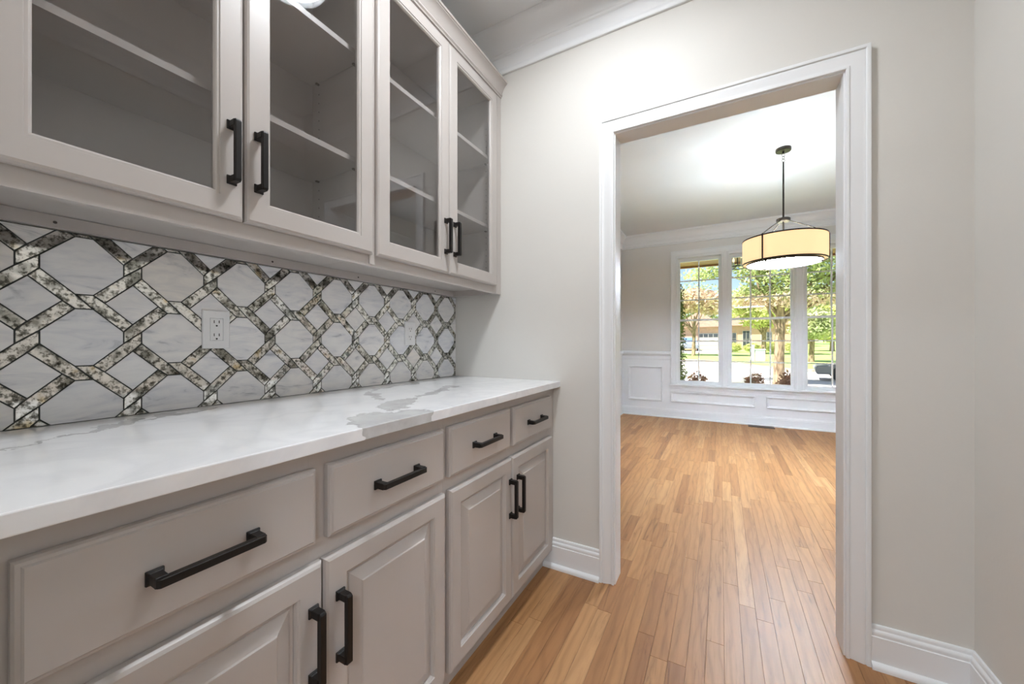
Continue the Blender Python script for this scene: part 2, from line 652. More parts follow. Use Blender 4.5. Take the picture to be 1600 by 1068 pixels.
def board_mb(bd):
    x0, x1, a0, a1 = bd
    g = 0.0003
    c = 0.0005
    x0 += g
    x1 -= g
    a0 += g
    a1 -= g
    mb = MB()
    mb.loft([[(x0, a0, -0.01), (x1, a0, -0.01), (x1, a1, -0.01), (x0, a1, -0.01)],
             [(x0, a0, -c), (x1, a0, -c), (x1, a1, -c), (x0, a1, -c)],
             [(x0 + c, a0 + c, 0), (x1 - c, a0 + c, 0), (x1 - c, a1 - c, 0), (x0 + c, a1 - c, 0)]], cap1=True)
    return mb


def finish_board(me, ox, oy, polys_rnd):
    at_ = me.attributes.new('rnd', 'FLOAT', 'FACE')
    at_.data.foreach_set('value', [p[0] for p in polys_rnd])
    uvl = me.uv_layers.new(name='UVMap')
    for poly, (r_, u_, v_) in zip(me.polygons, polys_rnd):
        for li in poly.loop_indices:
            co = me.vertices[me.loops[li].vertex_index].co
            uvl.data[li].uv = (co.y + oy + u_, co.x + ox + v_)


def bscore(bd):
    ys = np.linspace(bd[2], bd[3], 7)
    xm = (bd[0] + bd[1]) / 2
    vis = [y for y in ys if in_view(xm, y)]
    if not vis:
        return 1e9
    return min(vis)


scored = sorted([(bscore(bd), k) for k, bd in enumerate(boards)])
near = {k for s, k in scored[:300] if s < 1e8}
restmb, rest_rnd = MB(), []
for k, bd in enumerate(boards):
    mb = board_mb(bd)
    rr_ = (min(1, max(0, random.gauss(0.5, 0.25))), random.uniform(0, 60), random.uniform(0, 20))
    if k in near:
        org = mb.origin()
        me = mb.mesh('floor_plank', org)
        finish_board(me, org[0], org[1], [rr_] * len(me.polygons))
        link('floor_plank', me, 'oak_floor', floor, org)
    else:
        restmb.add(mb.v, mb.f)
        rest_rnd += [rr_] * len(mb.f)
me = restmb.mesh('floor_planks', (0, 0, 0))
finish_board(me, 0, 0, rest_rnd)
o = link('floor_planks', me, 'oak_floor', floor, (0, 0, 0))
o['kind'] = 'stuff'

# walls ------------------------------------------------------------
struct(MB().box(-0.12, 0.0, YP, D, 0, HC).build('wall_left', 'wall_paint'), 'greige pantry wall behind the cabinets')
struct(MB().box(PX, PX + 0.1, YP, D, 0, HC).build('wall_right', 'wall_paint'), 'plain greige pantry wall at right')
w = MB()
w.box(KX0, 0.898, YK, YP, 0, HC)
w.box(1.732, KX1, YK, YP, 0, HC)
w.box(0.898, 1.732, YK, YP, 2.071, HC)
struct(w.build('wall_back', 'wall_paint'), 'unseen greige wall with the kitchen opening, added to shade the left drawers')  # added wall, keeps the kitchen fill off the left drawers
w = MB()
w.box(0.898, 0.914, YK - 0.001, YP + 0.0005, 0, 2.071)
w.box(1.716, 1.732, YK - 0.001, YP + 0.0005, 0, 2.071)
w.box(0.914, 1.716, YK - 0.001, YP + 0.0005, 2.055, 2.071)
struct(w.build('trim_13', 'trim_white'), 'white jamb of the added kitchen opening')
struct(MB().box(KX0 - 0.1, KX0, YB, YK, 0, HC).build('wall_kitchen_left', 'trim_white'), 'white wall of the unseen kitchen added for fill light')
struct(MB().box(KX1, KX1 + 0.1, YB, YK, 0, HC).build('wall_kitchen_right', 'trim_white'), 'white wall of the unseen kitchen added for fill light')
struct(MB().box(KX0 - 0.1, KX1 + 0.1, YB - 0.1, YB, 0, HC).build('wall_kitchen_back', 'trim_white'), 'white wall of the unseen kitchen added for fill light')
struct(MB().box(KX0 - 0.1, KX1 + 0.1, YB - 0.1, YK, HC, HC + 0.1).build('ceiling', 'ceiling_paint'), 'white ceiling of the unseen kitchen added for fill light')
w = MB()
JX0, JX1, JZ = 0.916, 1.7145, 2.053      # finished opening
w.box(XL - 0.1, JX0 - 0.018, D, DB, 0, HC)
w.box(JX1 + 0.018, XR + 0.1, D, DB, 0, HC)
w.box(JX0 - 0.018, JX1 + 0.018, D, DB, JZ + 0.018, HC)
struct(w.build('wall_front', 'wall_paint'), 'greige wall with the cased opening to the dining room')
struct(MB().box(-0.12, PX + 0.1, YK, D, HC, HC + 0.1).build('ceiling', 'ceiling_paint'), 'white pantry ceiling')
struct(MB().box(XL - 0.1, XR + 0.1, D, Y2 + 0.15, HC, HC + 0.1).build('ceiling', 'ceiling_paint'), 'white dining room ceiling')
struct(MB().box(XL - 0.1, XL, DB, Y2 + 0.15, 0, HC).build('wall_dining_left', 'dining_wall_paint'), 'greige dining room wall at left')
struct(MB().box(XR, XR + 0.1, DB, Y2 + 0.15, 0, HC).build('wall_dining_right', 'dining_wall_paint'), 'greige dining room wall at right')

WIN = [(0.7676, 1.3507, 2), (1.428, 2.178, 3), (2.264, 2.845, 2)]
WZ0, WZ1 = 0.497, 2.369
w = MB()
w.box(XL, WIN[0][0], Y2, Y2 + 0.15, 0, HC)
w.box(WIN[2][1], XR, Y2, Y2 + 0.15, 0, HC)
w.box(WIN[0][0], WIN[2][1], Y2, Y2 + 0.15, 0, WZ0)
w.box(WIN[0][0], WIN[2][1], Y2, Y2 + 0.15, WZ1, HC)
w.box(WIN[0][1], WIN[1][0], Y2, Y2 + 0.15, WZ0, WZ1)
w.box(WIN[1][1], WIN[2][0], Y2, Y2 + 0.15, WZ0, WZ1)
struct(w.build('wall_window', 'dining_wall_paint'), 'greige dining room wall with the triple window')

# door opening casing and jamb --------------------------------------
CP = [(0.0, 0.0), (0.0, 0.010), (0.002, 0.0125), (0.009, 0.0125), (0.011, 0.009), (0.013, 0.0085), (0.020, 0.010), (0.030, 0.0135),
      (0.040, 0.0165), (0.046, 0.0175), (0.050, 0.0165), (0.0515, 0.015), (0.053, 0.020), (0.055, 0.0215), (0.062, 0.0215), (0.0645, 0.020), (0.0645, 0.0)]


def u_casing(mb, xL, xR_, zT, yf, sgn, prof, z0=0.0):
    path = []
    for o_, t in prof:
        path.append([(xL - o_, yf + sgn * t, z0), (xL - o_, yf + sgn * t, zT + o_), (xR_ + o_, yf + sgn * t, zT + o_), (xR_ + o_, yf + sgn * t, z0)])
    return mb.loft(path, ring_closed=False)


mb = MB()
u_casing(mb, JX0 - 0.005, JX1 + 0.005, JZ + 0.005, D, -1, CP)
tr1 = struct(mb.build('trim_1', 'trim_white', smooth=True), 'white moulded casing around the opening to the dining room')
mb = MB()
mb.box(JX0 - 0.018, JX0, D - 0.001, DB + 0.001, 0, JZ + 0.018)
mb.box(JX1, JX1 + 0.018, D - 0.001, DB + 0.001, 0, JZ + 0.018)
mb.box(JX0, JX1, D - 0.001, DB + 0.001, JZ, JZ + 0.018)
mb.build('jamb', 'trim_white', tr1)
mb = MB()
u_casing(mb, JX0 - 0.005, JX1 + 0.005, JZ + 0.005, DB, 1, CP)
mb.build('casing', 'trim_white', tr1, smooth=True)

# baseboards ---------------------------------------------------------
BP = [(0, 0), (0.031, 0), (0.031, 0.006), (0.0295, 0.013), (0.025, 0.0185), (0.019, 0.021), (0.016, 0.0215), (0.016, 0.104), (0.0135, 0.106),
      (0.0135, 0.112), (0.0145, 0.116), (0.012, 0.123), (0.0085, 0.126), (0.008, 0.131), (0.0085, 0.135), (0.006, 0.1395), (0.003, 0.1405), (0, 0.1405)]


def base_y(name, yf, sgn, xa, xb, label, prof=BP):     # along x on a wall whose face is y = yf
    struct(MB().prism([(yf + sgn * p, z) for p, z in prof], 'x', xa, xb).build(name, 'trim_white', smooth=True), label)


def base_x(name, xf, sgn, ya, yb, label, prof=BP):
    struct(MB().prism([(xf + sgn * p, z) for p, z in prof], 'y', ya, yb).build(name, 'trim_white', smooth=True), label)


base_y('baseboard_front', D, -1, 0.560, JX0 - 0.0695, 'white baseboard between the cabinets and the opening')
base_y('baseboard_front', D, -1, JX1 + 0.0695, PX, 'white baseboard right of the opening')
base_x('baseboard_right', PX, -1, YP, D, 'white baseboard along the right pantry wall')
DBP = [(p, z * 0.93) for p, z in BP]
base_y('baseboard_window', Y2, -1, XL, XR, 'white baseboard below the dining windows', DBP)
base_x('baseboard_dining_left', XL, 1, DB, Y2, 'white baseboard on the left dining wall', DBP)
base_x('baseboard_dining_right', XR, -1, DB, Y2, 'white baseboard on the right dining wall', DBP)

# crown mouldings ----------------------------------------------------
CR = [(0, 2.524), (0.010, 2.524), (0.013, 2.529), (0.013, 2.543), (0.009, 2.549), (0.009, 2.556), (0.012, 2.560), (0.014, 2.606), (0.020, 2.611), (0.021, 2.620), (0.026, 2.624),
      (0.029, 2.645), (0.035, 2.668), (0.046, 2.692), (0.060, 2.708), (0.068, 2.714), (0.073, 2.722), (0.073, HC), (0, HC)]


def crown_y(name, yf, sgn, xa, xb, label, prof=CR):
    struct(MB().prism([(yf + sgn * p, z) for p, z in prof], 'x', xa, xb).build(name, 'trim_white', smooth=True), label)


def crown_x(name, xf, sgn, ya, yb, label, prof=CR):
    struct(MB().prism([(xf + sgn * p, z) for p, z in prof], 'y', ya, yb).build(name, 'trim_white', smooth=True), label)


crown_y('trim_2', D, -1, 0.0, PX, 'white crown moulding above the opening')
crown_x('trim_3', PX, -1, YP, D, 'white crown moulding along the right pantry wall')
crown_x('trim_4', 0.0, 1, YP, D, 'white crown moulding above the wall cabinets')
CR2 = [(p * 1.35, HC - (HC - z) * 0.86) for p, z in CR]
crown_y('trim_5', Y2, -1, XL, XR, 'white crown moulding above the dining windows', CR2)
crown_x('trim_6', XL, 1, DB, Y2, 'white crown moulding on the left dining wall', CR2)
crown_x('trim_7', XR, -1, DB, Y2, 'white crown moulding on the right dining wall', CR2)
crown_y('trim_8', DB, 1, XL, XR, 'white crown moulding on the dining side of the opening wall', CR2)

# wainscot -----------------------------------------------------------
CH = [(0, 0.852), (0.006, 0.852), (0.008, 0.858), (0.008, 0.905), (0.014, 0.912), (0.020, 0.925), (0.028, 0.935), (0.034, 0.938), (0.034, 0.962), (0.030, 0.975), (0.010, 0.981), (0, 0.981)]


def panel_frame(mb, x0, x1, z0, z1, yf):
    prof = [(0, 0), (0, 0.018), (0.004, 0.022), (0.010, 0.021), (0.016, 0.012), (0.026, 0.010), (0.030, 0.0)]
    rings = []
    for ins, t in prof:
        rings.append([(x0 + ins, yf - t, z0 + ins), (x1 - ins, yf - t, z0 + ins), (x1 - ins, yf - t, z1 - ins), (x0 + ins, yf - t, z1 - ins)])
    return mb.loft(rings)


YW = Y2 - 0.004
wn_ = MB()
wn_.box(XL, 0.69, YW, Y2 + 0.001, 0.10, 0.86)
wn_.box(0.69, 2.92, YW, Y2 + 0.001, 0.10, 0.50)
wn_.box(2.92, XR, YW, Y2 + 0.001, 0.10, 0.86)
wains = struct(wn_.build('trim_9', 'trim_white'), 'white wainscot with moulded panels below the dining windows')
for (a, b_, c, d) in [(0.079, 0.576, 0.237, 0.750), (0.690, 1.742, 0.238, 0.388), (1.863, 2.915, 0.238, 0.388), (3.02, 3.53, 0.237, 0.750)]:
    panel_frame(MB(), a, b_, c, d, YW).build('panel_moulding', 'trim_white', wains)
MB().prism([(Y2 - p, z) for p, z in CH], 'x', XL, 0.690).build('chair_rail', 'trim_white', wains)
MB().prism([(Y2 - p, z) for p, z in CH], 'x', 2.922, XR).build('chair_rail', 'trim_white', wains)
for (nm, xf, sg) in [('trim_10', XL, 1), ('trim_11', XR, -1)]:
    t = MB().box(min(xf, xf + sg * 0.004), max(xf, xf + sg * 0.004), DB, Y2, 0.10, 0.86)
    t = struct(t.build(nm, 'trim_white'), 'white wainscot on the %s dining wall' % ('left' if sg > 0 else 'right'))
    MB().prism([(xf + sg * p, z) for p, z in CH], 'y', DB, Y2).build('chair_rail', 'trim_white', t)

# windows ------------------------------------------------------------
WC = [(0, 0), (0, 0.012), (0.003, 0.015), (0.010, 0.015), (0.013, 0.011), (0.03, 0.014), (0.055, 0.018), (0.060, 0.016), (0.062, 0.022), (0.074, 0.022), (0.077, 0.020), (0.077, 0)]
mb = MB()
u_casing(mb, WIN[0][0], WIN[2][1], WZ1, Y2, -1, WC, 0.50)
wt = struct(mb.build('trim_12', 'trim_white', smooth=True), 'white casing, mullions and sill of the triple window')
for a, b_ in ((WIN[0][1], WIN[1][0]), (WIN[1][1], WIN[2][0])):
    MB().prism([(a, Y2), (a, Y2 - 0.012), (a + 0.004, Y2 - 0.016), (a + 0.016, Y2 - 0.016), (a + 0.020, Y2 - 0.011), (b_ - 0.020, Y2 - 0.011), (b_ - 0.016, Y2 - 0.016), (b_ - 0.004, Y2 - 0.016), (b_, Y2 - 0.012), (b_, Y2)], 'z', 0.50, WZ1).build('mullion_casing', 'trim_white', wt)
MB().box(0.668, 2.945, Y2 - 0.050, Y2 + 0.03, 0.476, 0.500).build('window_sill', 'trim_white', wt, bevel=0.006)
MB().prism([(Y2, 0.398), (Y2 - 0.012, 0.400), (Y2 - 0.014, 0.425), (Y2 - 0.020, 0.445), (Y2 - 0.024, 0.476), (Y2, 0.476)], 'x', 0.690, 2.923).build('apron', 'trim_white', wt)


def sash(win, x0, x1, z0, z1, yc, cols, brail, trail):
    st = 0.030
    mb = MB()
    th = 0.017
    mb.box(x0, x0 + st, yc - th, yc + th, z0, z1)
    mb.box(x1 - st, x1, yc - th, yc + th, z0, z1)
    mb.box(x0 + st, x1 - st, yc - th, yc + th, z0, z0 + brail)
    mb.box(x0 + st, x1 - st, yc - th, yc + th, z1 - trail, z1)
    s = mb.build('sash', 'trim_white', win)
    gx0, gx1, gz0, gz1 = x0 + st, x1 - st, z0 + brail, z1 - trail
    mw = 0.016
    for i in range(1, cols):
        xc = gx0 + (gx1 - gx0) * i / cols
        MB().box(xc - mw / 2, xc + mw / 2, yc - 0.010, yc + 0.010, gz0, gz1).build('muntin', 'trim_white', s)
    for j in range(1, 3):
        zc = gz0 + (gz1 - gz0) * j / 3
        MB().box(gx0, gx1, yc - 0.0095, yc + 0.0095, zc - mw / 2, zc + mw / 2).build('muntin', 'trim_white', s)
    for i in range(cols):
        for j in range(3):
            pw, ph = (gx1 - gx0) / cols, (gz1 - gz0) / 3
            MB().box(gx0 + i * pw + mw / 2, gx0 + (i + 1) * pw - mw / 2, yc - 0.0015, yc + 0.0015, gz0 + j * ph + mw / 2, gz0 + (j + 1) * ph - mw / 2).build('pane', 'window_glass', s)


for k, (x0, x1, cols) in enumerate(WIN):
    mb = MB()
    fy0, fy1 = Y2 - 0.001, Y2 + 0.149
    mb.box(x0, x0 + 0.014, fy0, fy1, WZ0, WZ1)
    mb.box(x1 - 0.014, x1, fy0, fy1, WZ0, WZ1)
    mb.box(x0 + 0.014, x1 - 0.014, fy0, fy1, WZ1 - 0.030, WZ1)
    mb.box(x0 + 0.014, x1 - 0.014, fy0, fy1, WZ0, WZ0 + 0.010)
    wobj = struct(mb.build('window_%d' % (k + 1), 'trim_white'), ['double-hung window two panes wide beside the greige wall panel', 'widest double-hung window, three panes wide, in the middle', 'double-hung window two panes wide beyond the pendant shade'][k])
    sash(wobj, x0 + 0.014, x1 - 0.014, 0.507, 1.447, Y2 + 0.045, cols, 0.046, 0.028)
    sash(wobj, x0 + 0.014, x1 - 0.014, 1.419, 2.339, Y2 + 0.082, cols, 0.028, 0.050)

# ================================================================== TILE BACKSPLASH
P_ = 0.1694
OC = (0.2906, 1.2835)      # an octagon centre (y, z)
A_, E_, V_ = 0.0677, 0.0148, 0.0343
G_ = P_ / 2 - A_
YA, YZ, ZA, ZZ = 0.052, D, 0.9142, 1.359
back = empty('tile_backsplash', (0.0, 0.9, 0.914), 'marble octagon and antique mirror lattice backsplash above the white counter', 'backsplash')
MB().box(0.0, 0.0062, YA, YZ - 0.0005, ZA, ZZ).build('grout_bed', 'grout', back)


def clip(poly, fn):
    out = []
    for i in range(len(poly)):
        a, b_ = poly[i], poly[(i + 1) % len(poly)]
        da, db = fn(a), fn(b_)
        if da >= 0:
            out.append(a)
        if (da >= 0) != (db >= 0):
            t = da / (da - db)
            out.append((a[0] + (b_[0] - a[0]) * t, a[1] + (b_[1] - a[1]) * t))
    return out


def area(p):
    return 0.5 * sum(p[i][0] * p[(i + 1) % len(p)][1] - p[(i + 1) % len(p)][0] * p[i][1] for i in range(len(p)))


def inset(poly, d):
    p = poly if area(poly) > 0 else poly[::-1]
    n = len(p)
    lines = []
    for i in range(n):
        a, b_ = p[i], p[(i + 1) % n]
        ex, ey = b_[0] - a[0], b_[1] - a[1]
        L = math.hypot(ex, ey)
        if L < 1e-6:
            continue
        nx, ny = -ey / L, ex / L
        lines.append((nx, ny, nx * a[0] + ny * a[1] + d))
    out = []
    for i in range(len(lines)):
        a, b_ = lines[i - 1], lines[i]
        det = a[0] * b_[1] - a[1] * b_[0]
        if abs(det) < 1e-4:
            continue
        out.append(((a[2] * b_[1] - a[1] * b_[2]) / det, (a[0] * b_[2] - a[2] * b_[0]) / det))
    return out


TILE_MESH = {}


def tile(name, shape_key, shape, cy, cz, mat, x_top):
    poly = [(cy + p, cz + q) for p, q in shape]
    full = all(YA <= p[0] <= YZ - 0.001 and ZA <= p[1] <= ZZ for p in poly)
    if not full:
        for fn in (lambda p: p[0] - YA, lambda p: YZ - 0.0008 - p[0], lambda p: p[1] - ZA, lambda p: ZZ - p[1]):
            poly = clip(poly, fn)
            if len(poly) < 3:
                return
        if abs(area(poly)) < 1.2e-5:
            return
    p1 = inset(poly, 0.0013)
    p2 = inset(poly, 0.0019)
    if len(p1) < 3 or len(p1) != len(p2) or area(p2) <= 5e-6:
        return
    org = (0.003, cy, cz)
    if full and shape_key in TILE_MESH:
        me_ = TILE_MESH[shape_key]
    else:
        mb_ = MB()
        mb_.loft([[(0.003, *p) for p in p1], [(x_top - 0.0006, *p) for p in p1], [(x_top, *p) for p in p2]], cap0=True, cap1=True)
        me_ = mb_.mesh(name, org)
        if full:
            TILE_MESH[shape_key] = me_
    link(name, me_, mat, back, org)


octg = [(A_, -E_), (A_, E_), (E_, A_), (-E_, A_), (-A_, E_), (-A_, -E_), (-E_, -A_), (E_, -A_)]
H_ = P_ / 2
dv_ = H_ - V_
dia = [(dv_, 0), (0, dv_), (-dv_, 0), (0, -dv_)]
slash = [(-G_, -E_), (-G_, E_), (0, V_), (H_ - V_, H_), (H_ - E_, H_ - G_), (G_, E_)]
slash2 = [(-p, -q) for p, q in slash]
bsl = [(E_, -G_), (-E_, -G_), (-V_, 0), (-H_, H_ - V_), (-H_ + G_, H_ - E_), (-E_, G_)]
bsl2 = [(-p, -q) for p, q in bsl]
for i in range(-3, 10):
    for j in range(-4, 3):
        cy, cz = OC[0] + i * P_, OC[1] + j * P_
        tile('octagon_tile', 'o', octg, cy, cz, 'marble_tile', 0.0090)
        tile('diamond_tile', 'd', dia, cy + H_, cz + H_, 'marble_tile', 0.0090)
        tile('mirror_strip', 's1', slash, cy + H_, cz, 'antique_mirror', 0.0084)
        tile('mirror_strip', 's2', slash2, cy + H_, cz, 'antique_mirror', 0.0084)
        tile('mirror_strip', 'b1', bsl, cy, cz + H_, 'antique_mirror', 0.0084)
        tile('mirror_strip', 'b2', bsl2, cy, cz + H_, 'antique_mirror', 0.0084)

# ================================================================== CABINET PULLS


def pull_mb(vertical):
    """bar pull standing off +x from the origin; stepped square feet, square bar."""
    mb = MB()
    L = 0.150
    for s in (-1, 1):
        c = s * (L / 2 - 0.0105)
        rings = []
        for hw, x in ((0.0105, 0.0), (0.0105, 0.004), (0.0085, 0.0055), (0.0075, 0.0075), (0.0075, 0.027)):
            rings.append([(x, c - hw, -hw), (x, c + hw, -hw), (x, c + hw, hw), (x, c - hw, hw)])
        mb.loft(rings, cap0=True, cap1=True)
    h = 0.0062
    e = L / 2 - 0.003
    rings = []
    for yy, sh in ((-e, 0.0035), (-e + 0.004, 0.0), (e - 0.004, 0.0), (e, 0.0035)):
        rings.append([(0.022, yy, -h), (0.034 - sh, yy, -h), (0.034 - sh, yy, h), (0.022, yy, h)])
    mb.loft(rings, cap0=True, cap1=True)
    if vertical:
        mb.v = [(x, z, y) for x, y, z in mb.v]
    return mb


PULL_H = pull_mb(False).mesh('handle_horizontal', (0, 0, 0), bevel=0.0008, segs=1)
PULL_V = pull_mb(True).mesh('handle_vertical', (0, 0, 0), bevel=0.0008, segs=1)


def pull(vertical, x, y, z, parent):
    o_ = link('handle', PULL_V if vertical else PULL_H, 'handle_black', parent, (x, y, z))
    o_['label'] = 'black square bar pull'
    return o_


# ================================================================== BASE CABINETS
FX = 0.6096
DX = 0.630


def raised_door(parent, y0, y1, z0, z1, handle_y):
    fr = rect_loops(y0, y1, z0, z1, [(0, FX + 0.0012), (0, 0.6215), (0.003, 0.6265), (0.008, 0.6300), (0.049, 0.6300), (0.0505, 0.6275), (0.053, 0.6260), (0.056, 0.6200), (0.056, FX + 0.0012)], closed=True)
    d_ = fr.build('door', 'cabinet_paint', parent)
    pn = rect_loops(y0, y1, z0, z1, [(0.0565, FX + 0.003), (0.0565, 0.6185), (0.0625, 0.6180), (0.0640, 0.6195), (0.090, 0.6275), (0.0925, 0.6300), (0.0945, 0.6302)], cap0=True, cap1=True)
    pn.build('raised_panel', 'cabinet_paint', d_)
    pull(True, DX, handle_y, 0.5055, d_)


def drawer(parent, y0, y1, z0, z1):
    d_ = rect_loops(y0, y1, z0, z1, [(0, FX + 0.0012), (0, 0.6225), (0.0025, 0.6265), (0.0065, 0.6272), (0.0075, 0.6285), (0.009, 0.6300)], cap0=True, cap1=True).build('drawer_front', 'cabinet_paint', parent)
    pull(False, DX, (y0 + y1) / 2 + 0.002, 0.769, d_)


def base_cabinet(ya, yb, label, drawers, doors, stiles):
    c = empty('base_cabinet', (0.3, (ya + yb) / 2, 0), label, 'cabinet', 'base cabinets under the counter')
    b_ = MB()
    b_.box(0.012, 0.588, ya + 0.001, ya + 0.018, 0.085, 0.884)
    b_.box(0.012, 0.588, yb - 0.018, yb - 0.001, 0.085, 0.884)
    b_.box(0.012, 0.588, ya + 0.018, yb - 0.018, 0.085, 0.102)
    b_.box(0.012, 0.024, ya + 0.018, yb - 0.018, 0.102, 0.884)
    b_.box(0.024, 0.588, ya + 0.018, yb - 0.018, 0.866, 0.884)
    b_.build('carcass', 'cabinet_paint', c)
    f = MB()
    for s0, s1 in stiles:
        f.box(0.589, FX, s0, s1, 0.085, 0.884)
    for z0, z1 in ((0.085, 0.120), (0.645, 0.712), (0.833, 0.884)):
        ys = [s for st in stiles for s in st]
        for q in range(1, len(ys) - 1, 2):
            f.box(0.589, FX - 0.0002, ys[q] - 0.0005, ys[q + 1] + 0.0005, z0, z1)
    f.build('face_frame', 'cabinet_paint', c)
    MB().box(0.553, 0.567, ya, yb, 0.0, 0.085).build('toe_kick', 'cabinet_paint', c)
    for y0, y1 in drawers:
        drawer(c, y0, y1, 0.6975, 0.8480)
    for y0, y1, hy in doors:
        raised_door(c, y0, y1, 0.106, 0.6575, hy)
    return c


base_cabinet(0.070, 0.8830, 'greige base cabinet farther from the cased opening', [(0.0985, 0.4705), (0.4975, 0.8690)], [(0.1025, 0.4840, 0.4608), (0.4880, 0.8750, 0.5210)], [(0.070, 0.112), (0.464, 0.505), (0.860, 0.8829)])
cB = base_cabinet(0.8832, D - 0.001, 'greige base cabinet butting the wall beside the cased opening', [(0.8955, 1.2660), (1.2915, 1.6650)], [(0.8975, 1.2755, 1.2587), (1.2790, 1.6740, 1.3204)], [(0.8833, 0.905), (1.257, 1.300), (1.655, D - 0.001)])

mb = MB().box(0.0, 0.648, 0.052, D - 0.0006, 0.8855, 0.914)
ct = tag(mb.build('countertop', 'quartz', bevel=0.0022), 'white quartz countertop with grey vein patches over the base cabinets', 'countertop')

# ================================================================== WALL CABINETS
UX = 0.3055


def glass_door(parent, y0, y1, handle_y):
    z0, z1 = 1.396, 2.383
    d_ = rect_loops(y0, y1, z0, z1, [(0, UX + 0.0012), (0, 0.3175), (0.003, 0.3225), (0.008, 0.3250), (0.0495, 0.3250), (0.0505, 0.3225), (0.055, 0.3225), (0.0575, 0.3205), (0.0600, 0.3165), (0.0600, UX + 0.0012)], closed=True).build('door', 'cabinet_paint', parent)
    MB().box(0.3105, 0.3135, y0 + 0.0603, y1 - 0.0603, z0 + 0.0603, z1 - 0.0603).build('glass_pane', 'cabinet_glass', d_)
    pull(True, 0.3250, handle_y, 1.549, d_)


def wall_cabinet(ya, yb, label, doors, stiles, strip=None, filler=None):
    c = empty('wall_cabinet', (0.15, (ya + yb) / 2, 1.359), label, 'cabinet', 'glass-door wall cabinets')
    b_ = MB()
    x0 = 0.0005
    b_.box(x0, 0.2865, ya + 0.0005, ya + 0.016, 1.359 if ya < 0.5 else 1.389, 2.41)
    b_.box(x0, 0.2865, yb - 0.016, yb - 0.0005, 1.359 if yb > 1.0 else 1.389, 2.41)
    b_.box(x0, 0.2865, ya + 0.016, yb - 0.016, 1.389, 1.405)
    b_.box(x0, 0.2865, ya + 0.016, yb - 0.016, 2.392, 2.41)
    b_.box(x0, 0.008, ya + 0.016, yb - 0.016, 1.405, 2.392)
    b_.build('carcass', 'cabinet_paint', c)
    MB().box(0.0095, 0.027, ya + (0.016 if ya < 0.5 else 0.0002), yb - (0.016 if yb > 1.0 else 0.0002), 1.3605, 1.388).build('hanging_rail', 'cabinet_paint', c)
    f = MB()
    for s0, s1 in stiles:
        f.box(0.287, UX, s0, s1, 1.359, 2.41)
    ys = [s for st in stiles for s in st]
    for q in range(1, len(ys) - 1, 2):
        f.box(0.287, UX - 0.0002, ys[q] - 0.0004, ys[q + 1] + 0.0004, 1.359, 1.405)
        f.box(0.287, UX - 0.0002, ys[q] - 0.0004, ys[q + 1] + 0.0004, 2.360, 2.41)
    f.build('face_frame', 'cabinet_paint', c)
    if strip:
        MB().box(UX - 0.001, UX + 0.004, strip[0], strip[1], 1.366, 2.405).build('joint_strip', 'cabinet_paint', c)
    if filler:
        MB().box(0.2868, UX + 0.003, filler[0], filler[1], 1.3585, 2.41).build('filler_strip', 'cabinet_paint', c)
    pins = MB()
    for z in (1.694, 2.050):
        s = MB().box(0.010, 0.284, ya + 0.018, yb - 0.018, z, z + 0.0165).build('shelf', 'cabinet_paint', c)
        for yy, sg in ((ya + 0.016, 1), (yb - 0.016, -1)):
            for xx in (0.045, 0.245):
                MB().box(xx - 0.004, xx + 0.004, min(yy, yy + sg * 0.012), max(yy, yy + sg * 0.012), z - 0.005, z - 0.0005).build('shelf_pin', 'chain_nickel', s)
    holes = MB()
    for yy, sg in ((ya + 0.016, 1), (yb - 0.016, -1)):
        for xx in (0.045, 0.245):
            for k_ in range(24):
                zz = 1.50 + 0.032 * k_
                if any(abs(zz - zs) < 0.022 for zs in (1.70, 2.058)):
                    continue
                holes.lathe([(0.0022, 0.0), (0.0022, 0.0004)], 0, 0, 8)
                n = len(holes.v)
                for q in range(n - 16, n):
                    vx, vy, vz = holes.v[q]
                    holes.v[q] = (xx + vx, yy + sg * vz, zz + vy)
    h_ = holes.build('shelf_pin_holes', 'slot_black', c, recalc=True)
    h_['kind'] = 'stuff'
    for y0, y1, hy in doors:
        glass_door(c, y0, y1, hy)
    sc = MB()
    for yy in (ya + 0.17, yb - 0.17):
        s = MB()
        s.tube([(0.0268, yy, 1.372), (0.0278, yy, 1.372)], [0.0035, 0.003], 10)
        s.build('screw', 'screw_dark', c)
    return c


wall_cabinet(0.072, 0.8815, 'greige glass-door wall cabinet farther from the cased opening', [(0.1030, 0.4835, 0.4565), (0.4880, 0.8745, 0.5160)], [(0.072, 0.118), (0.8575, 0.8814)], strip=(0.869, 0.8935))
wall_cabinet(0.8817, 1.7000, 'greige glass-door wall cabinet butting the wall beside the cased opening', [(0.8900, 1.2735, 1.2490), (1.2770, 1.6665, 1.3092)], [(0.8818, 0.905), (1.660, 1.6998)], filler=(1.6895, D - 0.0006))

crown = [(UX, 2.405), (0.3125, 2.405), (0.3130, 2.411), (0.3160, 2.413), (0.3185, 2.416), (0.3185, 2.421), (0.3165, 2.424), (0.3180, 2.429), (0.3205, 2.437),
         (0.3250, 2.447), (0.3310, 2.456), (0.3385, 2.463), (0.3440, 2.466), (0.3445, 2.469), (0.3486, 2.4705), (0.3486, 2.481), (0.2950, 2.481), (0.2950, 2.4105), (UX, 2.4105)]
tag(MB().prism(crown, 'y', 0.060, D - 0.0006).build('cabinet_crown', 'cabinet_paint', smooth=True), 'greige crown moulding along the top of the glass-door wall cabinets', 'moulding')

# ================================================================== OUTLETS


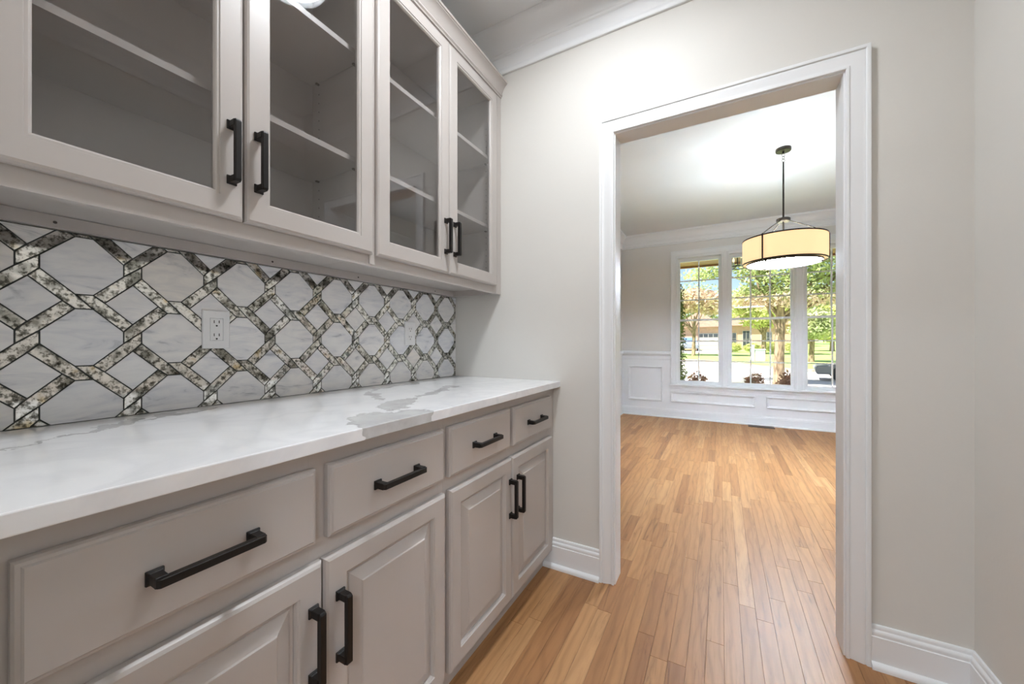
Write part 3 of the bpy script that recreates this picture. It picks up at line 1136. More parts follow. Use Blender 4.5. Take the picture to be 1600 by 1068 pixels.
def outlet(y0, y1, z0, z1, label):
    e = empty('wall_outlet', (0.009, (y0 + y1) / 2, z0), label, 'outlet', 'outlets on the tile backsplash')
    yc, zc = (y0 + y1) / 2, (z0 + z1) / 2
    pl = rect_loops(y0, y1, z0, z1, [(0, 0.0088), (0, 0.0125), (0.0025, 0.0145), (0.0175, 0.0148), (0.0180, 0.0140), (0.0185, 0.0088)], closed=True)
    hw, hh = (y1 - y0) / 2 - 0.0182, (z1 - z0) / 2 - 0.0235
    pl = MB()
    # plate with a rectangular cut-out
    def ring(x, i, ih, iv):
        return [(x, y0 + i + ih, z0 + i + iv), (x, y1 - i - ih, z0 + i + iv), (x, y1 - i - ih, z1 - i - iv), (x, y0 + i + ih, z1 - i - iv)]
    pl.loft([ring(0.0090, 0, 0, 0), ring(0.0125, 0, 0, 0), ring(0.0145, 0.0025, 0, 0), ring(0.0148, 0.0, 0.0178, 0.0232), ring(0.0138, 0.0, 0.0182, 0.0236), ring(0.0090, 0.0, 0.0182, 0.0236)], path_closed=True)
    pl.build('cover_plate', 'outlet_white', e)
    MB().box(0.0090, 0.0150, yc - hw + 0.0006, yc + hw - 0.0006, zc - hh + 0.0006, zc + hh - 0.0006).build('receptacle', 'outlet_white', e, bevel=0.0008, segs=1)
    for dz in (0.0195, -0.0195):
        for dy in (-0.0064, 0.0064):
            MB().box(0.0148, 0.0152, yc + dy - 0.0011, yc + dy + 0.0011, zc + dz - 0.001, zc + dz + 0.0075).build('slot', 'slot_black', e)
        MB().tube([(0.0148, yc, zc + dz - 0.0085), (0.0152, yc, zc + dz - 0.0085)], 0.0026, 12).build('ground_hole', 'slot_black', e)
    for zz in (z0 + 0.0095, z1 - 0.0095):
        MB().tube([(0.0146, yc, zz), (0.0153, yc, zz)], 0.0028, 12).build('screw', 'outlet_white', e)


outlet(0.5225, 0.5925, 1.0845, 1.1985, 'white duplex outlet between octagon tiles, farther from the cased opening')
outlet(1.3280, 1.3980, 1.0905, 1.2045, 'white duplex outlet on the tiles nearer the corner by the cased opening')

# ================================================================== PANTRY CEILING LIGHT, ADDED KITCHEN FILL LIGHTS
KL = 'round white fill light added in the unseen kitchen'
for lx_, ly_, lab_ in ((0.955, 0.975, 'round white flush ceiling light above the pantry counter'), (0.3, -1.5, KL), (2.3, -1.5, KL), (0.3, -3.3, KL), (2.3, -3.3, KL)):
    e = empty('ceiling_or_fill_light', (lx_, ly_, HC), lab_, 'light', None if ly_ > 0 else 'added kitchen fill lights')
    MB().lathe([(0.155, HC - 0.0005), (0.158, HC - 0.006), (0.158, HC - 0.032), (0.154, HC - 0.036), (0.148, HC - 0.036), (0.145, HC - 0.032), (0.142, HC - 0.0005)], lx_, ly_, 48, closed=True).build('trim_ring', 'trim_white', e, smooth=True)  # rim deepened to hold direct light off the upper door wall
    prof = [(0.1415, HC - 0.010)] + [(0.1415 * math.cos(t), HC - 0.012 - 0.010 * math.sin(t)) for t in [R(a) for a in (0, 15, 30, 45, 60, 75, 87)]]
    MB().lathe(prof, lx_, ly_, 48).build('diffuser', 'ceiling_light_diffuser' if ly_ > 0 else 'kitchen_fill_diffuser', e, smooth=True)

# ================================================================== DINING PENDANT
PXc, PYc = 1.799, 3.894
pd = empty('pendant_light', (PXc, PYc, 1.764), 'drum shade pendant on a bronze rod before the dining windows', 'light')
MB().lathe([(0.054, HC - 0.0005), (0.056, HC - 0.004), (0.056, HC - 0.022), (0.053, HC - 0.026), (0.010, HC - 0.026)], PXc, PYc, 40).build('canopy', 'pendant_bronze', pd, smooth=True)
ch = MB()
ch.tube([(PXc, PYc, HC - 0.026), (PXc, PYc, HC - 0.045)], 0.008, 10)
ch.build('canopy_stem', 'pendant_bronze', pd)
for zc, nrm in ((HC - 0.056, (0.5, -0.87, 0)), (HC - 0.078, (0.9, 0.45, 0)), (HC - 0.101, (0.5, -0.87, 0))):
    MB().torus((PXc, PYc, zc), 0.013, 0.0028, nrm).build('chain_link', 'chain_nickel', pd, smooth=True)
MB().tube([(PXc, PYc, HC - 0.112), (PXc, PYc, 1.95)], 0.0068, 12).build('rod', 'pendant_bronze', pd, smooth=True)
MB().lathe([(0.012, 2.158), (0.046, 2.153), (0.050, 2.149), (0.050, 2.130), (0.046, 2.123), (0.010, 2.123)], PXc, PYc, 36).build('hub', 'pendant_bronze', pd, smooth=True)
SR, SZ0, SZ1 = 0.296, 1.783, 1.980
sh = MB().lathe([(SR, SZ0), (SR, SZ1), (SR - 0.003, SZ1), (SR - 0.003, SZ0)], PXc, PYc, 96, closed=True).build('lamp_shade', 'lamp_shade_lit', pd, smooth=True)
for zz in (SZ0, SZ1):
    MB().lathe([(SR + 0.0018, zz - 0.0055), (SR + 0.0018, zz + 0.0045), (SR - 0.0048, zz + 0.0045), (SR - 0.0048, zz - 0.0055)], PXc, PYc, 96, closed=True).build('rim', 'pendant_bronze', sh, smooth=True)
pl = MB().lathe([(0.262, SZ0 - 0.001), (0.262, SZ0 + 0.003), (0.002, SZ0 + 0.003), (0.002, SZ0 - 0.001)], PXc, PYc, 96).build('diffuser_plate', 'lamp_plate_lit', pd)
MB().lathe([(SR - 0.004, SZ0 + 0.001), (SR - 0.004, SZ0 + 0.003), (0.268, SZ0 + 0.003), (0.268, SZ0 + 0.001)], PXc, PYc, 96, closed=True).build('outer_plate', 'lamp_shade_lit', pd)
MB().lathe([(SR - 0.004, SZ0 + 0.006), (SR - 0.004, SZ0 + 0.012), (0.002, SZ0 + 0.012), (0.002, SZ0 + 0.006)], PXc, PYc, 64).build('plate_glow_block', 'trim_white', pd)  # added disc, stops the plate's glow from reaching the ceiling
MB().lathe([(0.268, SZ0 - 0.013), (0.268, SZ0 + 0.003), (0.2625, SZ0 + 0.003), (0.2625, SZ0 - 0.013)], PXc, PYc, 96, closed=True).build('plate_ring', 'pendant_bronze', pl, smooth=True)
rx, ry = math.cos(R(29.009)), math.sin(R(29.009))
tx, ty = math.sin(R(29.009)), -math.cos(R(29.009))
for ang in (153, 33, 273):
    ca, sa = math.cos(R(ang)), math.sin(R(ang))
    dx, dy = ca * rx + sa * tx, ca * ry + sa * ty
    nx, ny = -dy, dx

    def strap(pts, wdt=0.0055, th=0.0022):
        rings = []
        for i, (rad, z) in enumerate(pts):
            q0 = pts[max(i - 1, 0)]
            q1 = pts[min(i + 1, len(pts) - 1)]
            tr_, tz = q1[0] - q0[0], q1[1] - q0[1]
            L = math.hypot(tr_, tz)
            mr, mz = tz / L, -tr_ / L
            ring = []
            for a_, b2 in ((-1, -1), (1, -1), (1, 1), (-1, 1)):
                r2 = rad + mr * th * b2
                ring.append((PXc + dx * r2 + nx * wdt * a_, PYc + dy * r2 + ny * wdt * a_, z + mz * th * b2))
            rings.append(ring)
        return MB().loft(rings, cap0=True, cap1=True)
    strap([(0.040, 2.130), (0.17, 2.062), (SR + 0.004, SZ1 + 0.006), (SR + 0.0055, SZ1 - 0.003), (SR + 0.0055, SZ0 + 0.004), (SR + 0.002, SZ0 - 0.004), (0.262, SZ0 - 0.006)]).build('arm', 'pendant_bronze', pd)
    fx, fy = PXc + dx * 0.254, PYc + dy * 0.254
    MB().lathe([(0.003, SZ0 - 0.001), (0.006, SZ0 - 0.006), (0.009, SZ0 - 0.012), (0.007, SZ0 - 0.018), (0.002, SZ0 - 0.022)], fx, fy, 14).build('finial', 'pendant_bronze', pd, smooth=True)
    # bulb
    bx, by = PXc + dx * 0.12, PYc + dy * 0.12
    bl = MB()
    bl.lathe([(0.012, 1.90), (0.014, 1.885), (0.028, 1.868), (0.030, 1.850), (0.022, 1.832), (0.004, 1.826)], bx, by, 16)
    bl.build('bulb', 'candle_bulb', pd, smooth=True)
    MB().tube([(PXc + dx * 0.01, PYc + dy * 0.01, 1.958), (bx, by, 1.935), (bx, by, 1.895)], 0.006, 8).build('socket_arm', 'pendant_bronze', pd)
    ld = bpy.data.lights.new('pendant_bulb_light', 'POINT')
    ld.energy = PENDANT_BULB
    ld.color = (0.74, 0.92, 1.10)
    ld.shadow_soft_size = 0.03
    lo = bpy.data.objects.new('pendant_bulb_light', ld)
    C.objects.link(lo)
    lo.parent = pd
    lo.location = (bx + dx * 0.06 - PXc, by + dy * 0.06 - PYc, 1.93 - 1.764)

# ================================================================== FLOOR REGISTER
vr_ = empty('floor_register', (1.80, 5.905, 0), 'dark bronze louvred floor register under the dining windows', 'vent')
mb = MB()
vx0, vx1, vy0, vy1 = 1.655, 1.945, 5.845, 5.965
for (a, b_, c, d) in ((vx0, vx1, vy0, vy0 + 0.014), (vx0, vx1, vy1 - 0.014, vy1), (vx0, vx0 + 0.014, vy0 + 0.014, vy1 - 0.014), (vx1 - 0.014, vx1, vy0 + 0.014, vy1 - 0.014)):
    mb.box(a, b_, c, d, 0.0002, 0.006)
mb.build('frame', 'vent_bronze', vr_)
MB().box(vx0 + 0.014, vx1 - 0.014, vy0 + 0.014, vy1 - 0.014, 0.0002, 0.0012).build('duct_shade', 'slot_black', vr_)  # black sheet standing for the shade below the louvres
for k in range(14):
    xx = vx0 + 0.024 + k * (vx1 - vx0 - 0.048) / 13
    MB().box(xx - 0.004, xx + 0.004, vy0 + 0.014, vy1 - 0.014, 0.0015, 0.0052).build('louvre', 'vent_bronze', vr_)

# ================================================================== OUTSIDE


def zg(y):
    return -0.5 if y < 22 else -0.5 + (y - 22) * 0.7 / 38


def sheet(name, poly_rows, mat, dz, thick=0.04):
    """rows: list of (y, x0, x1) from near to far, laid on the ground."""
    rings = []
    for y, a, b_ in poly_rows:
        z = zg(y) + dz
        rings.append([(a, y, z - thick), (a, y, z), (b_, y, z), (b_, y, z - thick)])
    return MB().loft(rings, cap0=True, cap1=True)


rows = [(6.16, -60, 70)] + [(y, -60 - y, 70 + y) for y in (12, 18, 22, 30, 40, 50, 60, 80, 110, 150)]
struct(sheet('lawn', rows, 'grass', 0.0, 0.3).build('lawn', 'grass'), 'sunlit green lawn outside the windows')
edge = [(-40, 38.5), (-8, 35.5), (-1.54, 32.86), (0.4, 31.7), (1.88, 30.4), (3.22, 27.9), (4.1, 26.2), (4.9, 25.3), (5.6, 25.3), (6.8, 26.2), (12, 26.6), (45, 27.5)]
st = MB()
top, bot, nt_, nb_ = [], [], [], []
for x, y in edge:
    top.append((x, y, zg(y) + 0.015))
for x, y in edge:
    nt_.append((x, 15.8, zg(15.8) + 0.015))
mid = [(x, 22.0, zg(22) + 0.015) for x, y in edge]
st.loft([nt_, mid, top], ring_closed=False)
struct(st.build('street', 'asphalt'), 'pale sunlit concrete street beyond the front yard')
kb = MB()
k1 = [(x, y, zg(y) + 0.10) for x, y in edge]
k0 = [(x, y, zg(y) + 0.0) for x, y in edge]
k2 = [(x, y + 0.5, zg(y + 0.5) + 0.11) for x, y in edge]
k3 = [(x, y + 0.5, zg(y + 0.5) + 0.0) for x, y in edge]
kb.loft([k0, k1, k2, k3], ring_closed=False, path_closed=True)
struct(kb.build('kerb', 'kerb'), 'tan kerb along the far edge of the street')
struct(sheet('driveway', [(46.5, -9, 1.6), (50, -8, 1.4), (56.3, -7, 1.2)], 'concrete', 0.03).build('driveway', 'concrete'), 'pale concrete driveway before the neighbour garage')

# porch soffit
so = empty('porch_soffit', (1.8, 7.0, 2.57), 'stained wood porch soffit above the windows outside', 'soffit')
for k in range(14):
    y0 = 6.17 + k * 0.13
    MB().box(-1.5, 5.2, y0, y0 + 0.127, 2.575, 2.60).build('soffit_board', 'soffit_wood', so)
MB().box(-1.5, 5.2, 7.99, 8.05, 2.545, 2.78).build('fascia', 'soffit_wood', so)
MB().box(-1.5, 5.2, 6.17, 8.04, 2.6005, 2.75).build('soffit_core', 'soffit_wood', so)

# porch lantern
ln_ = empty('porch_lantern', (1.56, 7.0, 2.20), 'small black lantern with candle bulbs hanging from the porch soffit', 'lantern')
lx, ly = 1.57, 7.0
MB().tube([(lx, ly, 2.5745), (lx, ly, 2.34)], 0.008, 8).build('stem', 'pendant_bronze', ln_)
MB().torus((lx, ly, 2.305), 0.15, 0.007, (0, 0, 1), 32, 6).build('ring', 'pendant_bronze', ln_)
for a in (20, 110, 200, 290):
    cx, cy = lx + 0.15 * math.cos(R(a)), ly + 0.15 * math.sin(R(a))
    MB().tube([(lx, ly, 2.345), (cx, cy, 2.305)], 0.006, 8).build('spoke', 'pendant_bronze', ln_)
    cd = MB().tube([(cx, cy, 2.305), (cx, cy, 2.42)], 0.016, 12).build('candle', 'plastic_white', ln_)
    MB().lathe([(0.010, 2.42), (0.018, 2.445), (0.013, 2.475), (0.002, 2.50)], cx, cy, 12).build('bulb', 'candle_bulb', cd, smooth=True)

# ---------------------------------------------------------------- plants


def leaves(centres, radii, count, size, shell=0.45, flat=1.0, seed=0):
    """leaf quads scattered in ellipsoids; denser towards the outside."""
    g = np.random.default_rng(seed)
    cen = np.array(centres, float)
    rad = np.array(radii, float)
    vol = rad.prod(1) ** (2 / 3)
    idx = g.choice(len(cen), size=count, p=vol / vol.sum())
    d = g.normal(size=(count, 3))
    d /= np.linalg.norm(d, axis=1)[:, None]
    r = (shell + (1 - shell) * g.random(count)) ** 0.8
    p = cen[idx] + d * rad[idx] * r[:, None]
    n = d * 0.6 + g.normal(size=(count, 3)) * 0.7
    n[:, 2] += 0.4 * flat
    n /= np.linalg.norm(n, axis=1)[:, None]
    t = np.cross(n, g.normal(size=(count, 3)))
    t /= np.linalg.norm(t, axis=1)[:, None]
    b_ = np.cross(n, t)
    s = size * (0.6 + 0.8 * g.random(count))[:, None]
    q = np.stack([p - t * s, p + b_ * s * 0.45, p + t * s, p - b_ * s * 0.45], 1).reshape(-1, 3)
    return q


def leaf_obj(name, q, mat, parent):
    n = len(q) // 4
    me_ = bpy.data.meshes.new(name)
    org = (float(q[:, 0].mean()), float(q[:, 1].mean()), float(q[:, 2].min()))
    q = q - np.array(org)
    me_.vertices.add(len(q))
    me_.vertices.foreach_set('co', q.ravel())
    me_.loops.add(len(q))
    me_.loops.foreach_set('vertex_index', np.arange(len(q), dtype=np.int32))
    me_.polygons.add(n)
    me_.polygons.foreach_set('loop_start', np.arange(0, len(q), 4, dtype=np.int32))
    me_.update()
    me_.validate()
    o_ = link(name, me_, mat, parent, org)
    o_['kind'] = 'stuff'
    return o_


def tree(label, x, y, h_trunk, r_trunk, crown_, leaf, n, size, seed, branches=8, group='trees across the street', shell=0.3):
    z0 = zg(y)
    e_ = empty('tree', (x, y, z0), label, 'tree', group)
    g = random.Random(seed)
    t = MB()
    t.tube([(x, y, z0 - 0.1), (x, y, z0 + 0.12), (x + 0.02, y, z0 + h_trunk * 0.5), (x + 0.05, y, z0 + h_trunk), (x + 0.1, y, z0 + h_trunk * 1.5)], [r_trunk * 1.45, r_trunk * 1.15, r_trunk, r_trunk * 0.95, r_trunk * 0.4], 14)
    t.build('trunk', 'bark', e_, smooth=True)
    for k in range(branches):
        c, rr2 = crown_[k % len(crown_)]
        tgt = Vector((x + c[0] + g.uniform(-.5, .5) * rr2[0], y + c[1] + g.uniform(-.5, .5) * rr2[1], z0 + c[2] + g.uniform(-.4, .4) * rr2[2]))
        st_ = Vector((x + 0.04, y, z0 + h_trunk * g.uniform(0.75, 1.25)))
        md = (st_ + tgt) / 2 + Vector((g.uniform(-.3, .3), g.uniform(-.3, .3), g.uniform(0, .5)))
        MB().tube([st_, md, tgt], [r_trunk * 0.42, r_trunk * 0.24, r_trunk * 0.06], 7).build('branch', 'bark', e_, smooth=True)
    cen = [(x + c[0], y + c[1], z0 + c[2]) for c, r_ in crown_]
    rad = [r_ for c, r_ in crown_]
    leaf_obj('foliage', leaves(cen, rad, n, size, shell, seed=seed), leaf, e_)
    return e_


tree('large oak with a thick trunk in the front yard beyond the middle window', 3.28, 17.6, 2.5, 0.165,
     [((0.2, 0, 4.4), (1.7, 1.4, 1.0)), ((1.9, 0.2, 4.6), (1.6, 1.4, 1.2)), ((-0.8, 0.2, 4.9), (0.9, 1.0, 0.8)), ((3.2, 0.3, 4.8), (1.4, 1.2, 1.4)), ((0.9, 0, 6.2), (2.4, 1.6, 1.2)), ((0.4, 0.1, 3.45), (1.7, 1.2, 0.35)), ((2.6, 0.4, 3.5), (1.6, 1.2, 0.45)), ((-0.9, 0.3, 3.6), (0.8, 0.9, 0.35)), ((-2.5, 0.4, 4.55), (1.0, 0.8, 0.30)), ((-2.2, 0.6, 5.6), (1.3, 1.0, 0.30))],
     'leaf_oak', 15000, 0.085, 3, branches=18, group='trees in the front yard')
oak = [o for o in C.objects if o.name == 'tree'][0]
leaf_obj('twigs', leaves([(3.5, 17.6, 2.75), (5.6, 17.9, 2.85), (2.3, 17.8, 2.8)], [(1.5, 1.2, 0.35), (1.6, 1.2, 0.4), (0.9, 0.9, 0.3)], 3200, 0.075, 0.2, 0.0, 9), 'leaf_pink', oak)
tree('young round-crowned tree on the lawn across the street, beyond the car', 7.12, 34.6, 1.5, 0.16, [((0, 0, 2.4), (1.5, 1.3, 0.8)), ((0.3, 0, 3.2), (1.1, 1.1, 0.7))], 'leaf_far', 2600, 0.16, 5)
tree('yellow green tree between the street and the neighbour house, seen in the wide window', 5.2, 46.5, 2.2, 0.2, [((0, 0, 4.0), (2.6, 2, 1.4)), ((-1.5, 0, 5.4), (2.2, 2, 1.2)), ((1.8, 0, 4.8), (2.0, 2, 1.3))], 'leaf_yellow', 4200, 0.22, 6)
tree('pinkish blossoming tree before the brick garage', -1.0, 41.0, 2.6, 0.16, [((0, 0, 5.4), (2.4, 2, 1.2)), ((-2.0, 0, 4.8), (1.7, 1.5, 1.0)), ((1.6, 0, 4.9), (1.8, 1.5, 1.0))], 'leaf_pink', 4200, 0.20, 7)
for k, (x, y, s, lf, lab) in enumerate([
    (-15.0, 80, 1.6, 'leaf_far', 'tall tree behind the garage end of the neighbour house'),
    (-3.4, 92, 2.15, 'leaf_far', 'tallest tree behind the middle of the neighbour house'),
    (8.0, 79, 1.6, 'leaf_yellow', 'tall yellowish tree behind the far end of the neighbour house'),
    (16.5, 96, 2.0, 'leaf_far', 'broad tree behind the long hedge'),
    (25.5, 78, 1.7, 'leaf_far', 'broad tree beyond the young tree on the lawn'),
    (12.8, 57, 0.85, 'leaf_yellow', 'small yellowish tree at the end of the long hedge'),
    (19.5, 63, 1.0, 'leaf_yellow', 'small yellowish tree behind the young tree'),
]):
    tree(lab, x, y, 2.5 * s, 0.25 * s, [((0, 0, 4.6 * s), (2.9 * s, 2.4 * s, 1.8 * s)), ((-1.8 * s, 0, 3.4 * s), (1.8 * s, 1.6 * s, 1.2 * s)), ((1.9 * s, 0, 3.6 * s), (1.8 * s, 1.6 * s, 1.3 * s)), ((0, -0.5, 2.2 * s), (2.2 * s, 1.4 * s, 0.9 * s))], lf, 3600, 0.34, 20 + k, branches=4)


def bush(name, label, cat, cx, cy, z0, rx_, ry_, h, leaf, n, size, seed, group):
    e_ = empty(name, (cx, cy, z0), label, cat, group)
    t = MB()
    g = random.Random(seed)
    for k in range(5):
        a = g.uniform(0, 6.28)
        t.tube([(cx + 0.05 * math.cos(a), cy + 0.05 * math.sin(a), z0 - 0.02), (cx + rx_ * 0.45 * math.cos(a), cy + ry_ * 0.45 * math.sin(a), z0 + h * 0.6)], [0.012 + 0.01 * h, 0.006], 6)
    t.build('stems', 'bark', e_)
    leaf_obj('foliage', leaves([(cx, cy, z0 + h * 0.52), (cx - rx_ * 0.3, cy, z0 + h * 0.51), (cx + rx_ * 0.3, cy, z0 + h * 0.50)], [(rx_ * 0.8, ry_, h * 0.48), (rx_ * 0.7, ry_ * 0.9, h * 0.46), (rx_ * 0.7, ry_ * 0.9, h * 0.47)], n, size, 0.35, 0.3, seed), leaf, e_)


for k, (cx, h) in enumerate([(1.00, 1.14), (1.80, 1.17), (2.22, 1.19)]):
    bush('shrub', ['reddish shrub tips showing over the sill of the window nearest the greige wall panel', 'reddish shrub showing over the sill of the three-pane-wide window, before the oak trunk', 'reddish shrub at the jamb of the three-pane-wide window'][k], 'shrub', cx, 6.98, -0.5, 0.185 if k else 0.225, 0.20, h, 'leaf_red', 4200, 0.030, 40 + k, 'red shrubs below the windows')
# columnar evergreen
e_ = empty('evergreen_shrub', (0.70, 7.3, -0.5), 'dark columnar evergreen at the edge of the window beside the greige wall panel', 'shrub')
MB().tube([(0.66, 7.3, -0.52), (0.66, 7.3, 1.6)], [0.04, 0.015], 8).build('stem', 'bark', e_)
leaf_obj('foliage', leaves([(0.66, 7.3, 0.0 + 0.28 * k) for k in range(8)], [(0.19 - 0.010 * k, 0.2, 0.24) for k in range(8)], 6000, 0.022, 0.3, 0.2, 77), 'leaf_evergreen', e_)

for k, (cx, cy, rx_, h) in enumerate([(2.6, 51.5, 0.98, 1.15), (4.5, 51.3, 0.90, 1.05), (6.4, 51.0, 0.95, 1.3), (8.4, 50.8, 1.0, 1.2)]):
    bush('hedge_bush', ['clipped hedge mound before the dark windows of the brick house', 'clipped hedge mound second from the brick garage', 'clipped hedge mound beside the oak trunk', 'clipped hedge mound behind the oak trunk'][k], 'bush', cx, cy, zg(cy), rx_, 0.8, h, 'leaf_yellow', 2200, 0.09, 60 + k, 'hedge before the brick house')

# boulder in the front bed
g = np.random.default_rng(5)
bm = bmesh.new()
bmesh.ops.create_icosphere(bm, subdivisions=3, radius=1.0)
me = bpy.data.meshes.new('boulder')
for v in bm.verts:
    n_ = math.sin(v.co.x * 3.1 + 1) * math.cos(v.co.y * 2.7) * 0.10 + math.sin(v.co.z * 5 + v.co.x * 4) * 0.05
    v.co *= 1 + n_
    v.co.x *= 0.36
    v.co.y *= 0.3
    v.co.z = max(v.co.z, -0.6) * 0.30 + 0.17
bm.to_mesh(me)
bm.free()
me.polygons.foreach_set('use_smooth', [True] * len(me.polygons))
bo = link('boulder', me, 'stone_grey', None, (1.83, 15.2, -0.5))
tag(bo, 'grey boulder at the edge of the front bed', 'rock')
bush('groundcover', 'bright yellow green plant before the grey boulder', 'plant', 1.72, 14.5, -0.5, 0.40, 0.25, 0.26, 'leaf_yellow', 700, 0.04, 90, 'front bed plants')

# utility cabinet + pedestal on the far lawn
uc = empty('utility_box', (3.99, 34.9, zg(34.9)), 'white utility box standing on the lawn across the street', 'utility box')
zz = zg(34.9)
MB().box(3.70, 4.32, 34.6, 35.2, zz - 0.02, zz + 0.82).build('cabinet', 'plastic_white', uc, bevel=0.03)
MB().box(3.66, 4.36, 34.56, 35.24, zz + 0.82, zz + 0.90).build('lid', 'plastic_white', uc, bevel=0.02)
up = empty('utility_pedestal', (3.55, 34.7, zz), 'slim white pedestal post beside the utility box', 'post')
MB().box(3.44, 3.62, 34.6, 34.8, zz - 0.02, zz + 1.10).build('post', 'plastic_white', up, bevel=0.02)
MB().box(3.42, 3.64, 34.58, 34.82, zz + 1.10, zz + 1.22).build('cap', 'plastic_white', up, bevel=0.03)

# neighbour house -----------------------------------------------------
hz = zg(57.5)
nh = empty('neighbour_house', (2.0, 60, hz), 'brick house with a garage across the street', 'house')
MB().box(-4.2, 1.45, 57.0, 66, hz - 0.6, hz + 3.1).build('garage_wall', 'brick', nh)
MB().box(1.45, 9.5, 59.5, 68, hz - 0.6, hz + 3.3).build('wall', 'brick', nh)


def hip(x0, x1, y0, y1, z0, h):
    mb_ = MB()
    m_ = min(x1 - x0, y1 - y0) / 2
    mb_.add([(x0, y0, z0), (x1, y0, z0), (x1, y1, z0), (x0, y1, z0), (x0 + m_, y0 + m_, z0 + h), (x1 - m_, y1 - m_, z0 + h)],
            [(0, 3, 2, 1), (0, 1, 5, 4) if x1 - x0 >= y1 - y0 else (0, 1, 4), (1, 2, 5), (2, 3, 4, 5), (3, 0, 4)] if x1 - x0 >= y1 - y0 else
            [(0, 3, 2, 1), (0, 1, 4), (1, 2, 5, 4), (2, 3, 5), (3, 0, 4, 5)])
    return mb_


hip(-4.7, 1.95, 56.5, 66.5, hz + 3.1, 2.4).build('roof', 'roof_shingle', nh)
hip(1.0, 10.0, 59.0, 68.5, hz + 3.3, 2.6).build('roof', 'roof_shingle', nh)
gd = MB().box(-1.35, 1.05, 56.93, 57.02, hz - 0.1, hz + 2.25).build('garage_door', 'siding_white', nh)
for i in range(4):
    for j in range(4):
        x0 = -1.30 + i * 0.585
        z0 = hz + 0.02 + j * 0.55
        MB().box(x0 + 0.04, x0 + 0.545, 56.90, 56.94, z0 + 0.06, z0 + 0.49).build('window' if j == 3 else 'panel', 'dark_glass' if j == 3 else 'siding_white', gd)
for (x0, x1, z0, z1) in [(2.2, 3.2, 0.75, 2.35), (3.9, 4.75, 0.3, 2.6), (6.0, 7.2, 0.8, 2.4)]:
    w_ = MB().box(x0, x1, 59.42, 59.52, hz + z0, hz + z1).build('window', 'siding_white', nh)
    for i in range(2):
        for j in range(2):
            a = x0 + 0.05 + i * (x1 - x0 - 0.05) / 2
            c = z0 + 0.05 + j * (z1 - z0 - 0.05) / 2
            MB().box(a, a + (x1 - x0 - 0.15) / 2, 59.40, 59.43, hz + c, hz + c + (z1 - z0 - 0.15) / 2).build('pane', 'dark_glass', w_)


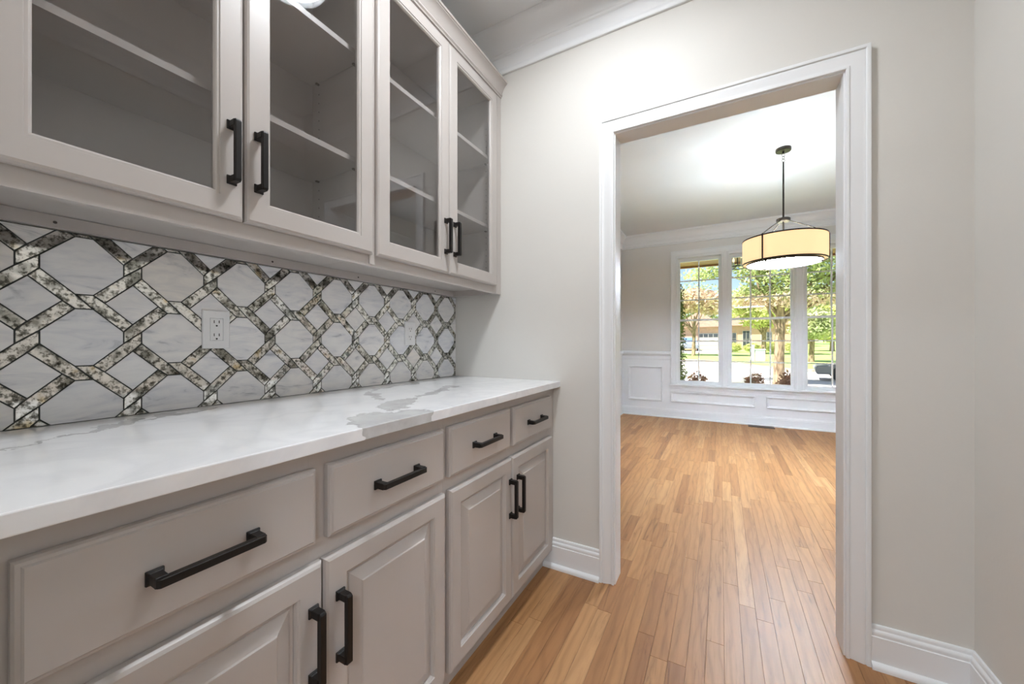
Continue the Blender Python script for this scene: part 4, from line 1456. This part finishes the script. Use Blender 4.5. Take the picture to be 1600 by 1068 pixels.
def vehicle(name, label, cx, cy, z0, heading, L, Wd, H, body_mat, glass_mat, suv):
    e_ = empty(name, (cx, cy, z0), label, 'car')
    ch_, sh_ = math.cos(R(heading)), math.sin(R(heading))

    def tw(mb_):
        mb_.v = [(cx + x * ch_ - y * sh_, cy + x * sh_ + y * ch_, z0 + z) for x, y, z in mb_.v]
        return mb_
    wr = 0.34 if suv else 0.31
    lower = [(-L / 2, 0.45), (-L / 2 + 0.06, 0.28), (L / 2 - 0.06, 0.28), (L / 2, 0.45), (L / 2 - 0.05, H * 0.50), (L * 0.26, H * 0.60), (-L / 2 + 0.1, H * 0.62), (-L / 2, H * 0.52)]
    mb_ = MB().prism(lower, 'y', -Wd / 2, Wd / 2)
    tw(mb_).build('body', body_mat, e_, bevel=0.05)
    if suv:
        cab = [(L * 0.26, H * 0.59), (L * 0.12, H * 0.97), (-L * 0.40, H), (-L * 0.475, H * 0.61)]
    else:
        cab = [(L * 0.24, H * 0.59), (L * 0.05, H * 0.98), (-L * 0.20, H), (-L * 0.42, H * 0.61)]
    rings = []
    for s, k in ((-1, 0), (1, 0)):
        rings.append([(x, s * (Wd / 2 - 0.06 - (0.14 if z > H * 0.8 else 0.0)), z) for x, z in cab])
    tw(MB().loft(rings, cap0=True, cap1=True)).build('cabin', body_mat, e_, bevel=0.03)
    # glazing
    c0 = [(a * 0.96 + 0.0, z) for a, z in cab]
    for s in (-1, 1):
        q = [(cab[0][0] - 0.22, H * 0.64), (cab[1][0] - 0.06, H * 0.92), (cab[2][0] + 0.10, H * 0.94), (cab[3][0] + 0.22, H * 0.65)]
        rr_ = []
        for off_ in (-0.005, 0.012):
            rr_.append([(x, s * (Wd / 2 - 0.06 - 0.14 * max(0, min(1, (z - H * .6) / (H * .37))) + off_), z) for x, z in q])
        tw(MB().loft(rr_, cap0=True, cap1=True)).build('side_window', glass_mat, e_)
    for (a, b_, sg) in ((cab[0], cab[1], 1), (cab[3], cab[2], -1)):
        t0, t1 = 0.12, 0.90
        p0 = (a[0] + (b_[0] - a[0]) * t0, a[1] + (b_[1] - a[1]) * t0)
        p1 = (a[0] + (b_[0] - a[0]) * t1, a[1] + (b_[1] - a[1]) * t1)
        rr_ = []
        for off_ in (-0.004, 0.012):
            rr_.append([(p0[0] + sg * off_, -(Wd / 2 - 0.14), p0[1]), (p0[0] + sg * off_, Wd / 2 - 0.14, p0[1]), (p1[0] + sg * off_, Wd / 2 - 0.26, p1[1]), (p1[0] + sg * off_, -(Wd / 2 - 0.26), p1[1])])
        tw(MB().loft(rr_, cap0=True, cap1=True)).build('windscreen' if sg > 0 else 'rear_window', glass_mat, e_)
    for sx in (-0.31, 0.31):
        for sy in (-1, 1):
            wl_ = MB().tube([(sx * L, sy * (Wd / 2 - 0.18), wr), (sx * L, sy * (Wd / 2 + 0.015), wr)], wr, 20)
            w_ = tw(wl_).build('wheel', 'tyre', e_)
            tw(MB().tube([(sx * L, sy * (Wd / 2 + 0.005), wr), (sx * L, sy * (Wd / 2 + 0.022), wr)], wr * 0.58, 14)).build('hub_cap', 'chain_nickel', w_)
    for sy in (-1, 1):
        tw(MB().box(-L / 2 - 0.01, -L / 2 + 0.06, sy * (Wd / 2 - 0.22) - 0.14, sy * (Wd / 2 - 0.22) + 0.14, H * 0.46, H * 0.54)).build('tail_light', 'brick', e_)
        tw(MB().box(L / 2 - 0.08, L / 2 + 0.01, sy * (Wd / 2 - 0.26) - 0.18, sy * (Wd / 2 - 0.26) + 0.18, H * 0.40, H * 0.47)).build('headlight', 'plastic_white', e_)


vehicle('parked_suv', 'silver SUV parked on the driveway before the brick garage', -2.3, 54.2, zg(54.2) + 0.03, -80, 4.6, 1.9, 1.75, 'car_silver', 'blue_glass', True)
vehicle('parked_car', 'dark grey car parked on the street beyond the window by the pendant', 7.1, 20.6, zg(20.6) + 0.015, 172, 4.4, 1.75, 1.25, 'car_grey', 'dark_glass', False)
